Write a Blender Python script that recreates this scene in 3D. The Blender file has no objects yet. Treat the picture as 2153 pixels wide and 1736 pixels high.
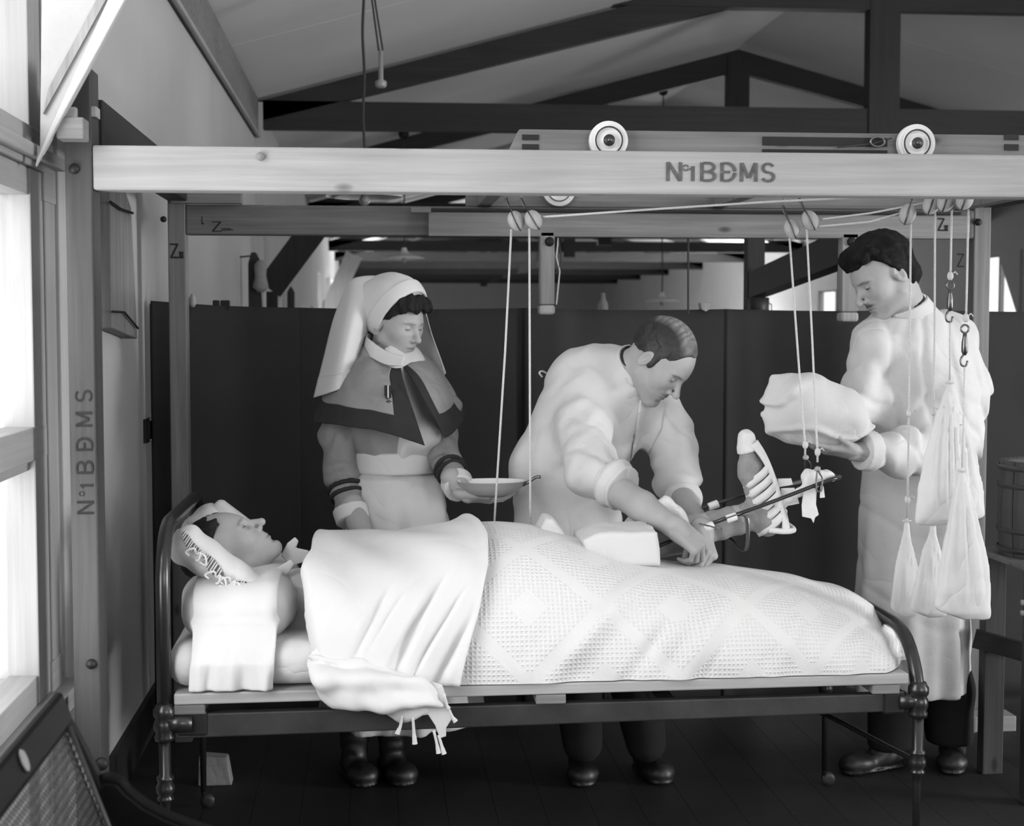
import bpy, math, random
import numpy as np
from mathutils import Vector, Matrix
random.seed(7); rng = np.random.default_rng(7)
sc = bpy.context.scene
COL = sc.collection
# ------------------------------------------------------------------ camera
FPX = 3146.0; CX, CY = 1076.5, 868.0
YAW, PITCH, CAMZ = math.radians(5.3), math.radians(3.4), 1.5
cam_d = bpy.data.cameras.new('camera'); cam = bpy.data.objects.new('camera', cam_d); COL.objects.link(cam)
cam.location = (0, 0, CAMZ); cam.rotation_euler = (math.pi/2 - PITCH, 0, -YAW)
cam_d.sensor_width = 36.0; cam_d.lens = FPX/2153*36.0; cam_d.clip_start = 0.05; cam_d.clip_end = 300
cam_d.dof.use_dof = True; cam_d.dof.focus_distance = 4.15; cam_d.dof.aperture_fstop = 5.6
sc.camera = cam
# ------------------------------------------------------------------ world, daylight, exposure
sc.view_settings.view_transform = 'Standard'; sc.view_settings.look = 'None'
sc.view_settings.gamma = 1.0; sc.view_settings.use_curve_mapping = False
sc.view_settings.exposure = 0.3
wd = bpy.data.worlds.new('world'); sc.world = wd; wd.use_nodes = True
bgn = wd.node_tree.nodes['Background']; bgn.inputs[0].default_value = (1, 1, 1, 1); bgn.inputs[1].default_value = 1.3
def daylight(name, loc, direction, w, h, power):
    d = bpy.data.lights.new(name, 'AREA'); d.shape = 'RECTANGLE'; d.size = w; d.size_y = h; d.energy = power
    o = bpy.data.objects.new(name, d); COL.objects.link(o); o.location = loc
    o.rotation_euler = Vector(direction).to_track_quat('-Z', 'Z').to_euler(); return o
WALLX = -0.83
EAVE, APEXX, APEXZ, RIGHTX = 3.10, 3.76, 4.35, 8.35
NEARY, FARY = -2.2, 54.0
# daylight falling through the window openings of the hut (left wall, right wall, end wall behind the camera)
daylight('window_daylight_side', (WALLX-0.45, 2.3, 1.35), (1, 0, 0), 3.0, 1.6, 165)
daylight('window_daylight_end', (3.9, NEARY-0.4, 1.95), (-0.25, 1, -0.05), 4.8, 1.9, 80)
daylight('window_daylight_right', (RIGHTX+0.35, 1.9, 1.7), (-1, 0.25, 0.6), 5.4, 1.5, 760)
daylight('window_daylight_ward_left', (WALLX-0.3, 32.0, 1.6), (1, 0, 0.5), 40.0, 1.5, 3800)
daylight('window_daylight_ward_right', (RIGHTX+0.35, 31.0, 1.6), (-1, 0, 0.5), 46.0, 1.5, 17000)
cy = sc.cycles; cy.max_bounces = 6; cy.diffuse_bounces = 4; cy.glossy_bounces = 2; cy.transmission_bounces = 3; cy.transparent_max_bounces = 6
cy.adaptive_threshold = 0.02; cy.caustics_reflective = False; cy.caustics_refractive = False
# ------------------------------------------------------------------ pixel -> place
_cy, _sy, _cp, _sp = math.cos(YAW), math.sin(YAW), math.cos(PITCH), math.sin(PITCH)
FWD = np.array([_sy*_cp, _cy*_cp, -_sp]); RGT = np.array([_cy, -_sy, 0.0]); UPV = np.cross(RGT, FWD)
CAM = np.array([0, 0, CAMZ])
def ray(px, py): return FWD + RGT*((px-CX)/FPX) + UPV*((CY-py)/FPX)
def PY(px, py, y): r = ray(px, py); return CAM + r*(y/r[1])
def PX(px, py, x): r = ray(px, py); return CAM + r*(x/r[0])
def PZ(px, py, z): r = ray(px, py); return CAM + r*((z-CAMZ)/r[2])
# ------------------------------------------------------------------ objects
def tag(o, label=None, cat=None, group=None, kind=None):
    if label: o['label'] = label
    if cat: o['category'] = cat
    if group: o['group'] = group
    if kind: o['kind'] = kind
    return o
def thing(name, loc, label=None, cat=None, group=None, kind=None):
    o = bpy.data.objects.new(name, None); COL.objects.link(o); o.location = loc
    o.empty_display_size = 0.05
    return tag(o, label, cat, group, kind)
def root_loc(o):
    while o.parent is not None: o = o.parent
    return np.array(o.location[:])
def mesh_from(name, V, F):
    me = bpy.data.meshes.new(name)
    V = np.asarray(V, dtype=np.float64)
    if isinstance(F, np.ndarray) and F.ndim == 2:
        n, k = F.shape
        me.vertices.add(len(V)); me.vertices.foreach_set('co', V.astype(np.float32).ravel())
        me.loops.add(n*k); me.loops.foreach_set('vertex_index', F.astype(np.int32).ravel())
        me.polygons.add(n); me.polygons.foreach_set('loop_start', np.arange(0, n*k, k, dtype=np.int32))
        me.update(calc_edges=True); me.validate()
    else:
        me.from_pydata([tuple(v) for v in V], [], [tuple(f) for f in F]); me.update()
    return me
def obj(name, V, F, mat, parent=None, smooth=False, col=None, uv=None, loc=None):
    V = np.asarray(V, dtype=np.float64)
    if parent is not None: V = V - root_loc(parent)
    elif loc is not None: V = V - np.asarray(loc)
    me = mesh_from(name, V, F)
    if smooth: me.polygons.foreach_set('use_smooth', np.ones(len(me.polygons), dtype=bool))
    if col is not None:
        a = me.color_attributes.new('Col', 'FLOAT_COLOR', 'POINT')
        c = np.ones((len(V), 4), dtype=np.float32); c[:, :3] = np.asarray(col)[:, None]
        a.data.foreach_set('color', c.ravel())
    if uv is not None:
        ul = me.uv_layers.new(name='UVMap'); li = np.zeros(len(me.loops), dtype=np.int32)
        me.loops.foreach_get('vertex_index', li)
        ul.data.foreach_set('uv', np.asarray(uv, dtype=np.float32)[li].ravel())
    if mat is not None: me.materials.append(mat)
    o = bpy.data.objects.new(name, me); COL.objects.link(o)
    if parent is not None: o.parent = parent
    elif loc is not None: o.location = tuple(loc)
    return o
def bevel(o, w=0.003, seg=2):
    m = o.modifiers.new('bevel', 'BEVEL'); m.width = w; m.segments = seg; m.limit_method = 'ANGLE'; return o
def norm(v): v = np.asarray(v, float); return v/(np.linalg.norm(v)+1e-12)
class MB:
    def __init__(s): s.V = []; s.F = []
    def add(s, V, F):
        b = len(s.V); s.V += [tuple(map(float, v)) for v in V]; s.F += [tuple(int(i)+b for i in f) for f in F]; return s
    def box(s, a, b):
        x0, y0, z0 = np.minimum(a, b); x1, y1, z1 = np.maximum(a, b)
        return s.add([(x0,y0,z0),(x1,y0,z0),(x1,y1,z0),(x0,y1,z0),(x0,y0,z1),(x1,y0,z1),(x1,y1,z1),(x0,y1,z1)],
                     [(0,3,2,1),(4,5,6,7),(0,1,5,4),(1,2,6,5),(2,3,7,6),(3,0,4,7)])
    def bar(s, a, b, w, h, up=(0,0,1)):
        a = np.asarray(a, float); b = np.asarray(b, float); t = norm(b-a); up = np.asarray(up, float)
        r = np.cross(t, up)
        if np.linalg.norm(r) < 1e-6: r = np.cross(t, (1,0,0))
        r = norm(r); u = np.cross(r, t)
        V = []
        for p in (a, b):
            for sx, sz in ((-1,-1),(1,-1),(1,1),(-1,1)): V.append(p + r*sx*w/2 + u*sz*h/2)
        return s.add(V, [(0,3,2,1),(4,5,6,7),(0,1,5,4),(1,2,6,5),(2,3,7,6),(3,0,4,7)][:])
    def tube(s, pts, r, n=8, closed=False, cap=True):
        P = np.asarray(pts, float); m = len(P)
        rr = np.full(m, r, float) if np.isscalar(r) else np.asarray(r, float)
        T = np.zeros_like(P)
        for i in range(m):
            if closed: T[i] = norm(P[(i+1) % m]-P[i-1])
            else: T[i] = norm(P[min(i+1, m-1)]-P[max(i-1, 0)])
        ref = np.array([0,0,1.0]) if abs(T[0][2]) < 0.9 else np.array([1.0,0,0])
        u = norm(np.cross(T[0], ref)); V = []
        for i in range(m):
            u = norm(u - T[i]*np.dot(u, T[i])); w = np.cross(T[i], u)
            for k in range(n):
                a = 2*math.pi*k/n; V.append(P[i] + rr[i]*(u*math.cos(a)+w*math.sin(a)))
        F = []
        for i in range(m if closed else m-1):
            j = (i+1) % m
            for k in range(n): F.append((i*n+k, i*n+(k+1)%n, j*n+(k+1)%n, j*n+k))
        if cap and not closed: F.append(tuple(reversed(range(n)))); F.append(tuple((m-1)*n+k for k in range(n)))
        return s.add(V, F)
    def lathe(s, c, axis, prof, n=24, cap=True):
        c = np.asarray(c, float); t = norm(axis); ref = np.array([0,0,1.0]) if abs(t[2]) < 0.9 else np.array([1.0,0,0])
        u = norm(np.cross(t, ref)); w = np.cross(t, u); V = []; F = []
        for (d, r) in prof:
            for k in range(n):
                a = 2*math.pi*k/n; V.append(c + t*d + r*(u*math.cos(a)+w*math.sin(a)))
        m = len(prof)
        for i in range(m-1):
            for k in range(n): F.append((i*n+k, i*n+(k+1)%n, (i+1)*n+(k+1)%n, (i+1)*n+k))
        if cap: F.append(tuple(reversed(range(n)))); F.append(tuple((m-1)*n+k for k in range(n)))
        return s.add(V, F)
    def prism(s, poly, ext):
        P = np.asarray(poly, float); E = np.asarray(ext, float); n = len(P)
        F = [tuple(reversed(range(n))), tuple(range(n, 2*n))]
        for k in range(n): F.append((k, (k+1)%n, n+(k+1)%n, n+k))
        return s.add(list(P)+list(P+E), F)
    def build(s, name, mat, parent=None, smooth=False, bev=0.0, loc=None):
        o = obj(name, np.array(s.V), s.F, mat, parent, smooth, loc=loc)
        if bev: bevel(o, bev)
        return o
def spline(pts, n=8):
    """Catmull-Rom through the points"""
    P = np.asarray(pts, float); P = np.vstack([2*P[0]-P[1], P, 2*P[-1]-P[-2]]); out = []
    for i in range(1, len(P)-2):
        for k in range(n):
            t = k/n; a, b, c, d = P[i-1], P[i], P[i+1], P[i+2]
            out.append(0.5*((2*b)+(c-a)*t+(2*a-5*b+4*c-d)*t*t+(3*b-a-3*c+d)*t**3))
    out.append(P[-2]); return np.array(out)
def grid_obj(name, G, mat, parent=None, thick=0.0, smooth=True, uv=None, loc=None, wrap=False):
    """G[i,j] -> vertices of a sheet"""
    G = np.asarray(G, float); a, b = G.shape[:2]
    I = np.arange(a*b).reshape(a, b)
    if wrap: I = np.concatenate([I, I[:, :1]], axis=1)
    F = np.stack([I[:-1,:-1], I[1:,:-1], I[1:,1:], I[:-1,1:]], -1).reshape(-1, 4)
    o = obj(name, G.reshape(-1, 3), F, mat, parent, smooth, uv=None if uv is None else np.asarray(uv).reshape(-1, 2), loc=loc)
    if thick:
        m = o.modifiers.new('thickness', 'SOLIDIFY'); m.thickness = abs(thick); m.offset = 1.0 if thick > 0 else -1.0
    return o
# ------------------------------------------------------------------ materials
def lin(g): g = g/255.0; return g/12.92 if g <= 0.04045 else ((g+0.055)/1.055)**2.4
def new_mat(name):
    m = bpy.data.materials.new(name); m.use_nodes = True; nt = m.node_tree
    b = nt.nodes['Principled BSDF']; return m, nt, b
def N(nt, typ, **kw):
    n = nt.nodes.new(typ)
    for k, v in kw.items():
        if k == 'inp':
            for i, x in v.items(): n.inputs[i].default_value = x
        else: setattr(n, k, v)
    return n
def flat(name, g, rough=0.6, metal=0.0, var=0.12, scale=6.0, bump=0.0, bscale=80.0, stretch=(1,1,1), spec=0.4, sheen=0.0, col_attr=False, sss=0.0, wrinkle=0.0, wscale=9.0):
    m, nt, b = new_mat(name); L = nt.links
    tc = N(nt, 'ShaderNodeTexCoord'); mp = N(nt, 'ShaderNodeMapping'); mp.inputs['Scale'].default_value = stretch
    L.new(tc.outputs['Object'], mp.inputs['Vector'])
    nz = N(nt, 'ShaderNodeTexNoise', inp={'Scale': scale, 'Detail': 5.0, 'Roughness': 0.6}); L.new(mp.outputs[0], nz.inputs['Vector'])
    rmp = N(nt, 'ShaderNodeMapRange'); rmp.inputs['From Min'].default_value = 0.25; rmp.inputs['From Max'].default_value = 0.75
    c = lin(g); 
    if col_attr:
        at = N(nt, 'ShaderNodeAttribute'); at.attribute_name = 'Col'
        rmp.inputs['To Min'].default_value = 1-var; rmp.inputs['To Max'].default_value = 1+var
        L.new(nz.outputs[0], rmp.inputs[0])
        mm = N(nt, 'ShaderNodeMixRGB', blend_type='MULTIPLY'); mm.inputs[0].default_value = 1.0
        L.new(at.outputs['Color'], mm.inputs[1]); L.new(rmp.outputs[0], mm.inputs[2]); L.new(mm.outputs[0], b.inputs['Base Color'])
    else:
        rmp.inputs['To Min'].default_value = c*(1-var); rmp.inputs['To Max'].default_value = min(0.97, c*(1+var))
        L.new(nz.outputs[0], rmp.inputs[0])
        cb = N(nt, 'ShaderNodeCombineColor'); 
        for k in range(3): L.new(rmp.outputs[0], cb.inputs[k])
        L.new(cb.outputs[0], b.inputs['Base Color'])
    b.inputs['Roughness'].default_value = rough; b.inputs['Metallic'].default_value = metal
    b.inputs['Specular IOR Level'].default_value = spec
    if sheen: b.inputs['Sheen Weight'].default_value = sheen
    if sss: b.inputs['Subsurface Weight'].default_value = sss; b.inputs['Subsurface Radius'].default_value = (0.01,0.01,0.01)
    prev = None
    if wrinkle:
        w1 = N(nt, 'ShaderNodeTexNoise', inp={'Scale': wscale, 'Detail': 2.0, 'Roughness': 0.4, 'Distortion': 0.7}); L.new(tc.outputs['Object'], w1.inputs['Vector'])
        wm = N(nt, 'ShaderNodeMath', operation='SUBTRACT'); L.new(w1.outputs[0], wm.inputs[0]); wm.inputs[1].default_value = 0.5
        wa = N(nt, 'ShaderNodeMath', operation='ABSOLUTE'); L.new(wm.outputs[0], wa.inputs[0])
        wp = N(nt, 'ShaderNodeMath', operation='POWER'); L.new(wa.outputs[0], wp.inputs[0]); wp.inputs[1].default_value = 0.7
        bw = N(nt, 'ShaderNodeBump', inp={'Strength': wrinkle, 'Distance': 0.03}); L.new(wp.outputs[0], bw.inputs['Height']); prev = bw.outputs[0]
        L.new(prev, b.inputs['Normal'])
    if bump:
        n2 = N(nt, 'ShaderNodeTexNoise', inp={'Scale': bscale, 'Detail': 4.0}); L.new(mp.outputs[0], n2.inputs['Vector'])
        bp = N(nt, 'ShaderNodeBump', inp={'Strength': bump, 'Distance': 0.004}); L.new(n2.outputs[0], bp.inputs['Height']); L.new(bp.outputs[0], b.inputs['Normal'])
        if prev is not None: L.new(prev, bp.inputs['Normal'])
    return m
def wood(name, g, axis=0, var=0.28, rough=0.6, grain=26.0, knots=True, spec=0.3):
    m, nt, b = new_mat(name); L = nt.links
    tc = N(nt, 'ShaderNodeTexCoord'); mp = N(nt, 'ShaderNodeMapping')
    s = [grain]*3; s[axis] = 1.1; mp.inputs['Scale'].default_value = s
    L.new(tc.outputs['Object'], mp.inputs['Vector'])
    nz = N(nt, 'ShaderNodeTexNoise', inp={'Scale': 1.0, 'Detail': 6.0, 'Roughness': 0.65, 'Distortion': 0.6}); L.new(mp.outputs[0], nz.inputs['Vector'])
    mp2 = N(nt, 'ShaderNodeMapping'); s2 = [grain*3.5]*3; s2[axis] = 2.2; mp2.inputs['Scale'].default_value = s2
    L.new(tc.outputs['Object'], mp2.inputs['Vector'])
    nf = N(nt, 'ShaderNodeTexNoise', inp={'Scale': 1.0, 'Detail': 3.0}); L.new(mp2.outputs[0], nf.inputs['Vector'])
    big = N(nt, 'ShaderNodeTexNoise', inp={'Scale': 2.3, 'Detail': 2.0}); L.new(tc.outputs['Object'], big.inputs['Vector'])
    def rng_(src, lo, hi, a=0.3, c_=0.7):
        r = N(nt, 'ShaderNodeMapRange'); r.inputs['From Min'].default_value = a; r.inputs['From Max'].default_value = c_
        r.inputs['To Min'].default_value = lo; r.inputs['To Max'].default_value = hi; L.new(src, r.inputs[0]); return r.outputs[0]
    def mul(x, y): q = N(nt, 'ShaderNodeMath', operation='MULTIPLY'); L.new(x, q.inputs[0]); L.new(y, q.inputs[1]); return q.outputs[0]
    c = lin(g); v = mul(rng_(nz.outputs[0], c*(1-var), c*(1+var)), rng_(nf.outputs[0], 1-var*0.4, 1+var*0.4)); v = mul(v, rng_(big.outputs[0], 0.9, 1.1))
    if knots:
        vo = N(nt, 'ShaderNodeTexVoronoi', inp={'Scale': 1.0}); mp3 = N(nt, 'ShaderNodeMapping'); s3 = [9.0]*3; s3[axis] = 4.0; mp3.inputs['Scale'].default_value = s3
        L.new(tc.outputs['Object'], mp3.inputs['Vector']); L.new(mp3.outputs[0], vo.inputs['Vector'])
        v = mul(v, rng_(vo.outputs['Distance'], 0.35, 1.0, 0.06, 0.13))
    cb = N(nt, 'ShaderNodeCombineColor')
    for k in range(3): L.new(v, cb.inputs[k])
    L.new(cb.outputs[0], b.inputs['Base Color']); b.inputs['Roughness'].default_value = rough; b.inputs['Specular IOR Level'].default_value = spec
    bp = N(nt, 'ShaderNodeBump', inp={'Strength': 0.25, 'Distance': 0.002}); L.new(nf.outputs[0], bp.inputs['Height']); L.new(bp.outputs[0], b.inputs['Normal'])
    return m
def glass_mat(name):
    m, nt, b = new_mat(name); L = nt.links
    t = N(nt, 'ShaderNodeBsdfTransparent'); t.inputs[0].default_value = (.96,.96,.96,1)
    g = N(nt, 'ShaderNodeBsdfGlossy'); g.inputs['Roughness'].default_value = 0.02
    mx = N(nt, 'ShaderNodeMixShader'); mx.inputs[0].default_value = 0.06
    L.new(t.outputs[0], mx.inputs[1]); L.new(g.outputs[0], mx.inputs[2]); L.new(mx.outputs[0], nt.nodes['Material Output'].inputs['Surface'])
    return m
M = {}
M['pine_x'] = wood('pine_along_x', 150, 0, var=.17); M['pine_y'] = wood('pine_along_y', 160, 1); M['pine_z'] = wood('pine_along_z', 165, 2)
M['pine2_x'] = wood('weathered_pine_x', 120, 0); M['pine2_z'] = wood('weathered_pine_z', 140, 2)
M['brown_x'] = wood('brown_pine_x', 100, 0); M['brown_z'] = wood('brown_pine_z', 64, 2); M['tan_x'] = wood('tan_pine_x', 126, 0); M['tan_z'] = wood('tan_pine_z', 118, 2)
M['plank_x'] = wood('bed_plank', 165, 0, var=.15)
M['dark_x'] = wood('dark_stained_x', 40, 0, knots=False); M['dark_z'] = wood('dark_stained_z', 40, 2, knots=False)
M['paint_z'] = wood('painted_wood_z', 178, 2, var=0.08, knots=False); M['paint_y'] = wood('painted_wood_y', 178, 1, var=0.08, knots=False)
M['frame_z'] = wood('window_wood_z', 150, 2, var=0.12, knots=False); M['frame_y'] = wood('window_wood_y', 150, 1, var=0.12, knots=False)
M['wall'] = flat('wall_lining', 184, 0.85, var=0.05, scale=1.5, bump=0.15, bscale=60)
M['ceiling'] = flat('roof_lining', 226, 0.9, var=0.07, scale=0.8, bump=0.15, bscale=20)
M['farwall'] = flat('end_wall_lining', 170, 0.9, var=0.08, scale=1.0)
M['floor'] = flat('dark_floor', 38, 0.6, var=0.3, scale=3.0, bump=0.2, bscale=30)
M['iron'] = flat('black_enamelled_iron', 34, 0.28, var=0.2, scale=20, spec=0.6)
M['rail'] = flat('worn_bed_rail', 52, 0.45, var=0.35, scale=9, bump=0.2, bscale=40)
M['steel'] = flat('steel', 105, 0.3, metal=0.9, var=0.1, scale=30)
M['black'] = flat('black', 22, 0.6, var=0.2)
M['linen'] = flat('white_linen', 208, 0.85, var=0.03, scale=4, bump=0.12, bscale=260, sheen=0.1, wrinkle=.22, wscale=4)
M['linen2'] = flat('offwhite_linen', 200, 0.85, var=0.05, scale=5, bump=0.2, bscale=200, sheen=0.1, wrinkle=.35, wscale=6)
M['gown'] = flat('white_cotton_gown', 206, 0.85, var=0.04, scale=5, bump=0.2, bscale=150, sheen=0.1, wrinkle=.45, wscale=4.5)
M['greycloth'] = flat('grey_uniform_cloth', 138, 0.85, var=0.12, scale=14, bump=0.35, bscale=90, wrinkle=.35, wscale=7)
M['darkcloth'] = flat('dark_border_cloth', 44, 0.9, var=0.15, scale=20, bump=0.2, bscale=150)
M['screen'] = flat('dark_screen_cloth', 60, 0.95, var=0.12, scale=2.5, bump=0.2, bscale=200, spec=0.1)
M['trouser'] = flat('dark_trouser_cloth', 40, 0.95, var=0.15, scale=20, spec=0.1)
M['leather'] = flat('dark_polished_leather', 24, 0.48, var=0.25, scale=12, bump=0.3, bscale=40, spec=0.6)
M['skin'] = flat('skin', 150, 0.55, var=0.05, scale=30, bump=0.06, bscale=220, col_attr=True, spec=0.3)
M['hair'] = flat('dark_hair', 34, 0.7, var=0.4, scale=60, bump=0.8, bscale=160, stretch=(1,1,0.35), spec=0.15)
M['hair_black'] = flat('black_hair', 24, 0.7, var=0.4, scale=60, bump=0.7, bscale=160, stretch=(0.4,1,0.6), spec=0.15)
M['rope'] = flat('pale_cord', 200, 0.9, var=0.15, scale=200, bump=0.5, bscale=300)
M['rope_dark'] = flat('dark_cord', 60, 0.9, var=0.15, scale=200)
M['enamel'] = flat('white_enamel', 225, 0.25, var=0.03, spec=0.6)
M['enamel_grey'] = flat('grey_enamel', 150, 0.3, var=0.05, spec=0.5)
M['glass'] = glass_mat('window_glass')
M['stencil'] = flat('stencil_ink', 84, 0.9, var=0.4, scale=60)
M['stencil2'] = flat('faint_stencil_ink', 34, 0.9, var=0.4, scale=60)
M['canvas'] = flat('pale_canvas', 165, 0.95, var=0.08, scale=6, bump=0.4, bscale=40)
M['bandage'] = flat('gauze_bandage', 214, 0.95, var=0.06, scale=30, bump=0.4, bscale=200)
M['bandage_grey'] = flat('soiled_bandage', 140, 0.95, var=0.15, scale=30, bump=0.4, bscale=150)
M['wicker'] = flat('woven_cane', 72, 0.5, var=0.3, scale=40)
# ------------------------------------------------------------------ implicit surfaces (numpy signed distances + surface nets)
def smin(a, b, k):
    if k <= 0: return np.minimum(a, b)
    h = np.clip(0.5+0.5*(b-a)/k, 0, 1); return b + (a-b)*h - k*h*(1-h)
def smax(a, b, k): return -smin(-a, -b, k)
def s_cone(P, a, b, ra, rb):
    a = np.asarray(a, float); ba = np.asarray(b, float)-a; pa = P-a
    h = np.clip((pa@ba)/(ba@ba), 0, 1); return np.linalg.norm(pa-h[:,None]*ba, axis=1)-(ra+(rb-ra)*h)
def s_ell(P, c, r, R=None):
    p = P-np.asarray(c, float)
    if R is not None: p = p@np.asarray(R)      # columns of R = local axes
    r = np.asarray(r, float); k0 = np.linalg.norm(p/r, axis=1); k1 = np.linalg.norm(p/(r*r), axis=1)+1e-9
    return k0*(k0-1)/k1
def s_flat(P, a, b, ra, rb, w, s):
    """tapered capsule squeezed along unit axis w by factor s (s<1 = thinner along w); s may be a pair (start, end)"""
    a = np.asarray(a, float); ba = np.asarray(b, float)-a; w = norm(w); w = norm(w-ba*np.dot(w, ba)/np.dot(ba, ba)); pa = P-a
    h = np.clip((pa@ba)/(ba@ba), 0, 1); q = pa-h[:,None]*ba; c = q@w
    ss = s if np.isscalar(s) else (s[0]+(s[1]-s[0])*h)
    q2 = q + ((c/ss)-c)[:,None]*w
    return (np.linalg.norm(q2, axis=1)-(ra+(rb-ra)*h))*(ss if np.isscalar(ss) else ss)**0.5
def s_box(P, c, half, rnd=0.0, R=None):
    p = P-np.asarray(c, float)
    if R is not None: p = p@np.asarray(R)
    q = np.abs(p)-(np.asarray(half, float)-rnd)
    return np.linalg.norm(np.maximum(q, 0), axis=1)+np.minimum(q.max(axis=1), 0)-rnd
def s_chain(P, pts, rad, k=0.02):
    d = None
    for i in range(len(pts)-1):
        e = s_cone(P, pts[i], pts[i+1], rad[i], rad[i+1]); d = e if d is None else smin(d, e, k)
    return d
def surf(f, lo, hi, h, pad=2):
    """mesh of {f=0}: coarse pass, then fine values only near the surface, then surface nets"""
    lo = np.asarray(lo, float); hi = np.asarray(hi, float); B = 6
    nb = np.ceil((hi-lo)/(h*B)).astype(int)+1; n = nb*B
    cc = [lo[k]+(np.arange(nb[k])+0.5)*B*h-0.5*h for k in range(3)]
    G = np.stack(np.meshgrid(*cc, indexing='ij'), -1).reshape(-1, 3)
    cv = f(G).reshape(nb); near = np.abs(cv) < (B*h*0.87+2.2*h)*1.35
    D = np.repeat(np.repeat(np.repeat(np.where(cv > 0, 1.0, -1.0), B, 0), B, 1), B, 2)
    bi = np.argwhere(near); off = np.stack(np.meshgrid(*[np.arange(B)]*3, indexing='ij'), -1).reshape(-1, 3)
    for s0 in range(0, len(bi), 1500):
        I = (bi[s0:s0+1500][:, None, :]*B+off[None]).reshape(-1, 3)
        D[I[:,0], I[:,1], I[:,2]] = f(lo+I*h)
    S = D < 0
    c8 = [(i,j,k) for i in (0,1) for j in (0,1) for k in (0,1)]
    sl = lambda o: tuple(slice(o[a], n[a]-1+o[a]) for a in range(3))
    cnt = sum(S[sl(o)].astype(np.int8) for o in c8); act = (cnt > 0) & (cnt < 8)
    idx = -np.ones(act.shape, dtype=np.int64); A = np.argwhere(act); idx[act] = np.arange(len(A))
    acc = np.zeros((len(A), 3)); num = np.zeros(len(A))
    for i, o in enumerate(c8):
        for ax in range(3):
            if o[ax] == 0:
                o2 = list(o); o2[ax] = 1
                p = A+np.array(o); q = A+np.array(o2)
                d0 = D[p[:,0],p[:,1],p[:,2]]; d1 = D[q[:,0],q[:,1],q[:,2]]; cr = (d0 < 0) != (d1 < 0)
                t = np.where(cr, d0/(d0-d1+1e-30), 0); pt = np.tile(np.array(o, float), (len(A), 1)); pt[:, ax] += t
                acc += np.where(cr[:, None], pt, 0); num += cr
    V = lo+(A+acc/np.maximum(num, 1)[:, None])*h
    F = []
    for ax in range(3):
        a1, a2 = (ax+1) % 3, (ax+2) % 3
        s1 = [slice(1, n[k]-1) for k in range(3)]; s1[ax] = slice(0, n[ax]-1); s2 = list(s1); s2[ax] = slice(1, n[ax])
        cr = S[tuple(s1)] != S[tuple(s2)]; E = np.argwhere(cr)
        E[:, a1] += 1; E[:, a2] += 1
        ins = S[E[:,0],E[:,1],E[:,2]]
        def at(d1, d2):
            Q = E.copy(); Q[:, a1] -= d1; Q[:, a2] -= d2; return idx[Q[:,0],Q[:,1],Q[:,2]]
        q = np.stack([at(0,0), at(1,0), at(1,1), at(0,1)], -1)
        q = np.where(ins[:, None], q, q[:, ::-1]); F.append(q)
    F = np.concatenate(F); F = F[(F >= 0).all(1)]
    return V, F
def largest(V, F):
    """keep the biggest connected piece"""
    lab = np.arange(len(V))
    for _ in range(400):
        m = lab[F].min(1); new = lab.copy()
        for k in range(4): np.minimum.at(new, F[:, k], m)
        new = np.minimum(new, new[new])
        if (new == lab).all(): break
        lab = new
    u, c = np.unique(lab[F[:, 0]], return_counts=True); keep = lab == u[c.argmax()]
    idx = np.cumsum(keep)-1; return V[keep], idx[F[keep[F[:, 0]]]]
def join_parts(parts):
    Vs, Fs, Cs, b = [], [], [], 0
    for V, F, C in parts: Vs.append(V); Fs.append(F+b); Cs.append(C); b += len(V)
    return np.concatenate(Vs), np.concatenate(Fs), np.concatenate(Cs)
def wob(P, f, seed=0, oct=3):
    """cheap smooth noise in about [-1,1]"""
    r = np.random.default_rng(seed); s = np.zeros(len(P)); a = 1.0; t = 0
    for o in range(oct):
        for k in range(3):
            d = r.normal(size=3); d /= np.linalg.norm(d); s += a*np.sin(P@d*f*(1+0.35*k)+r.uniform(0, 6.28)); t += a
        f *= 1.9; a *= 0.55
    return s/t*1.6
def bbox(pts, m):
    P = np.asarray(pts, float); return P.min(0)-m, P.max(0)+m
# ================================================================== the hut
def struct(o, label, kind='structure'): o['kind'] = kind; o['label'] = label; return o
# floor: boards running along the ward near the bed, the rest one slab
fl = MB().box((WALLX-0.3, NEARY-0.2, -0.1), (RIGHTX+0.3, FARY+0.2, -0.012)).build('floor', M['floor'])
struct(fl, 'dark worn floor of the ward hut')
xb = WALLX; k = 0
fl_me = None
while xb < 5.2:
    o = MB().box((xb+0.0006, 2.0, -0.02), (xb+0.1494, 12.0, 0.0)).build('plank', M['floor'], fl); xb += 0.15
# left wall with window openings
def wall_strip(holes, x0, x1, zt, name, label):
    mb = MB(); ys = NEARY
    for (ya, yb, segs) in holes:
        mb.box((x0, ys, 0), (x1, ya, zt)); zc = 0
        for (za, zb) in segs: mb.box((x0, ya, zc), (x1, yb, za)); zc = zb
        mb.box((x0, ya, zc), (x1, yb, zt)); ys = yb
    mb.box((x0, ys, 0), (x1, FARY, zt))
    return struct(mb.build(name, M['wall']), label)
wall_left = wall_strip([(0.75, 3.86, [(0.60, 1.88), (1.96, 2.62)]), (11.4, 13.8, [(0.9, 1.75)]), (18.0, 21.0, [(0.9, 1.75)]), (23.0, 24.9, [(0.9, 2.3)])]+[(26.5+4.45*i, 29.5+4.45*i, [(0.9, 2.4)]) for i in range(6)],
           WALLX-0.12, WALLX, EAVE, 'wall_left', 'pale lined side wall of the hut with the bright window')
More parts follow.
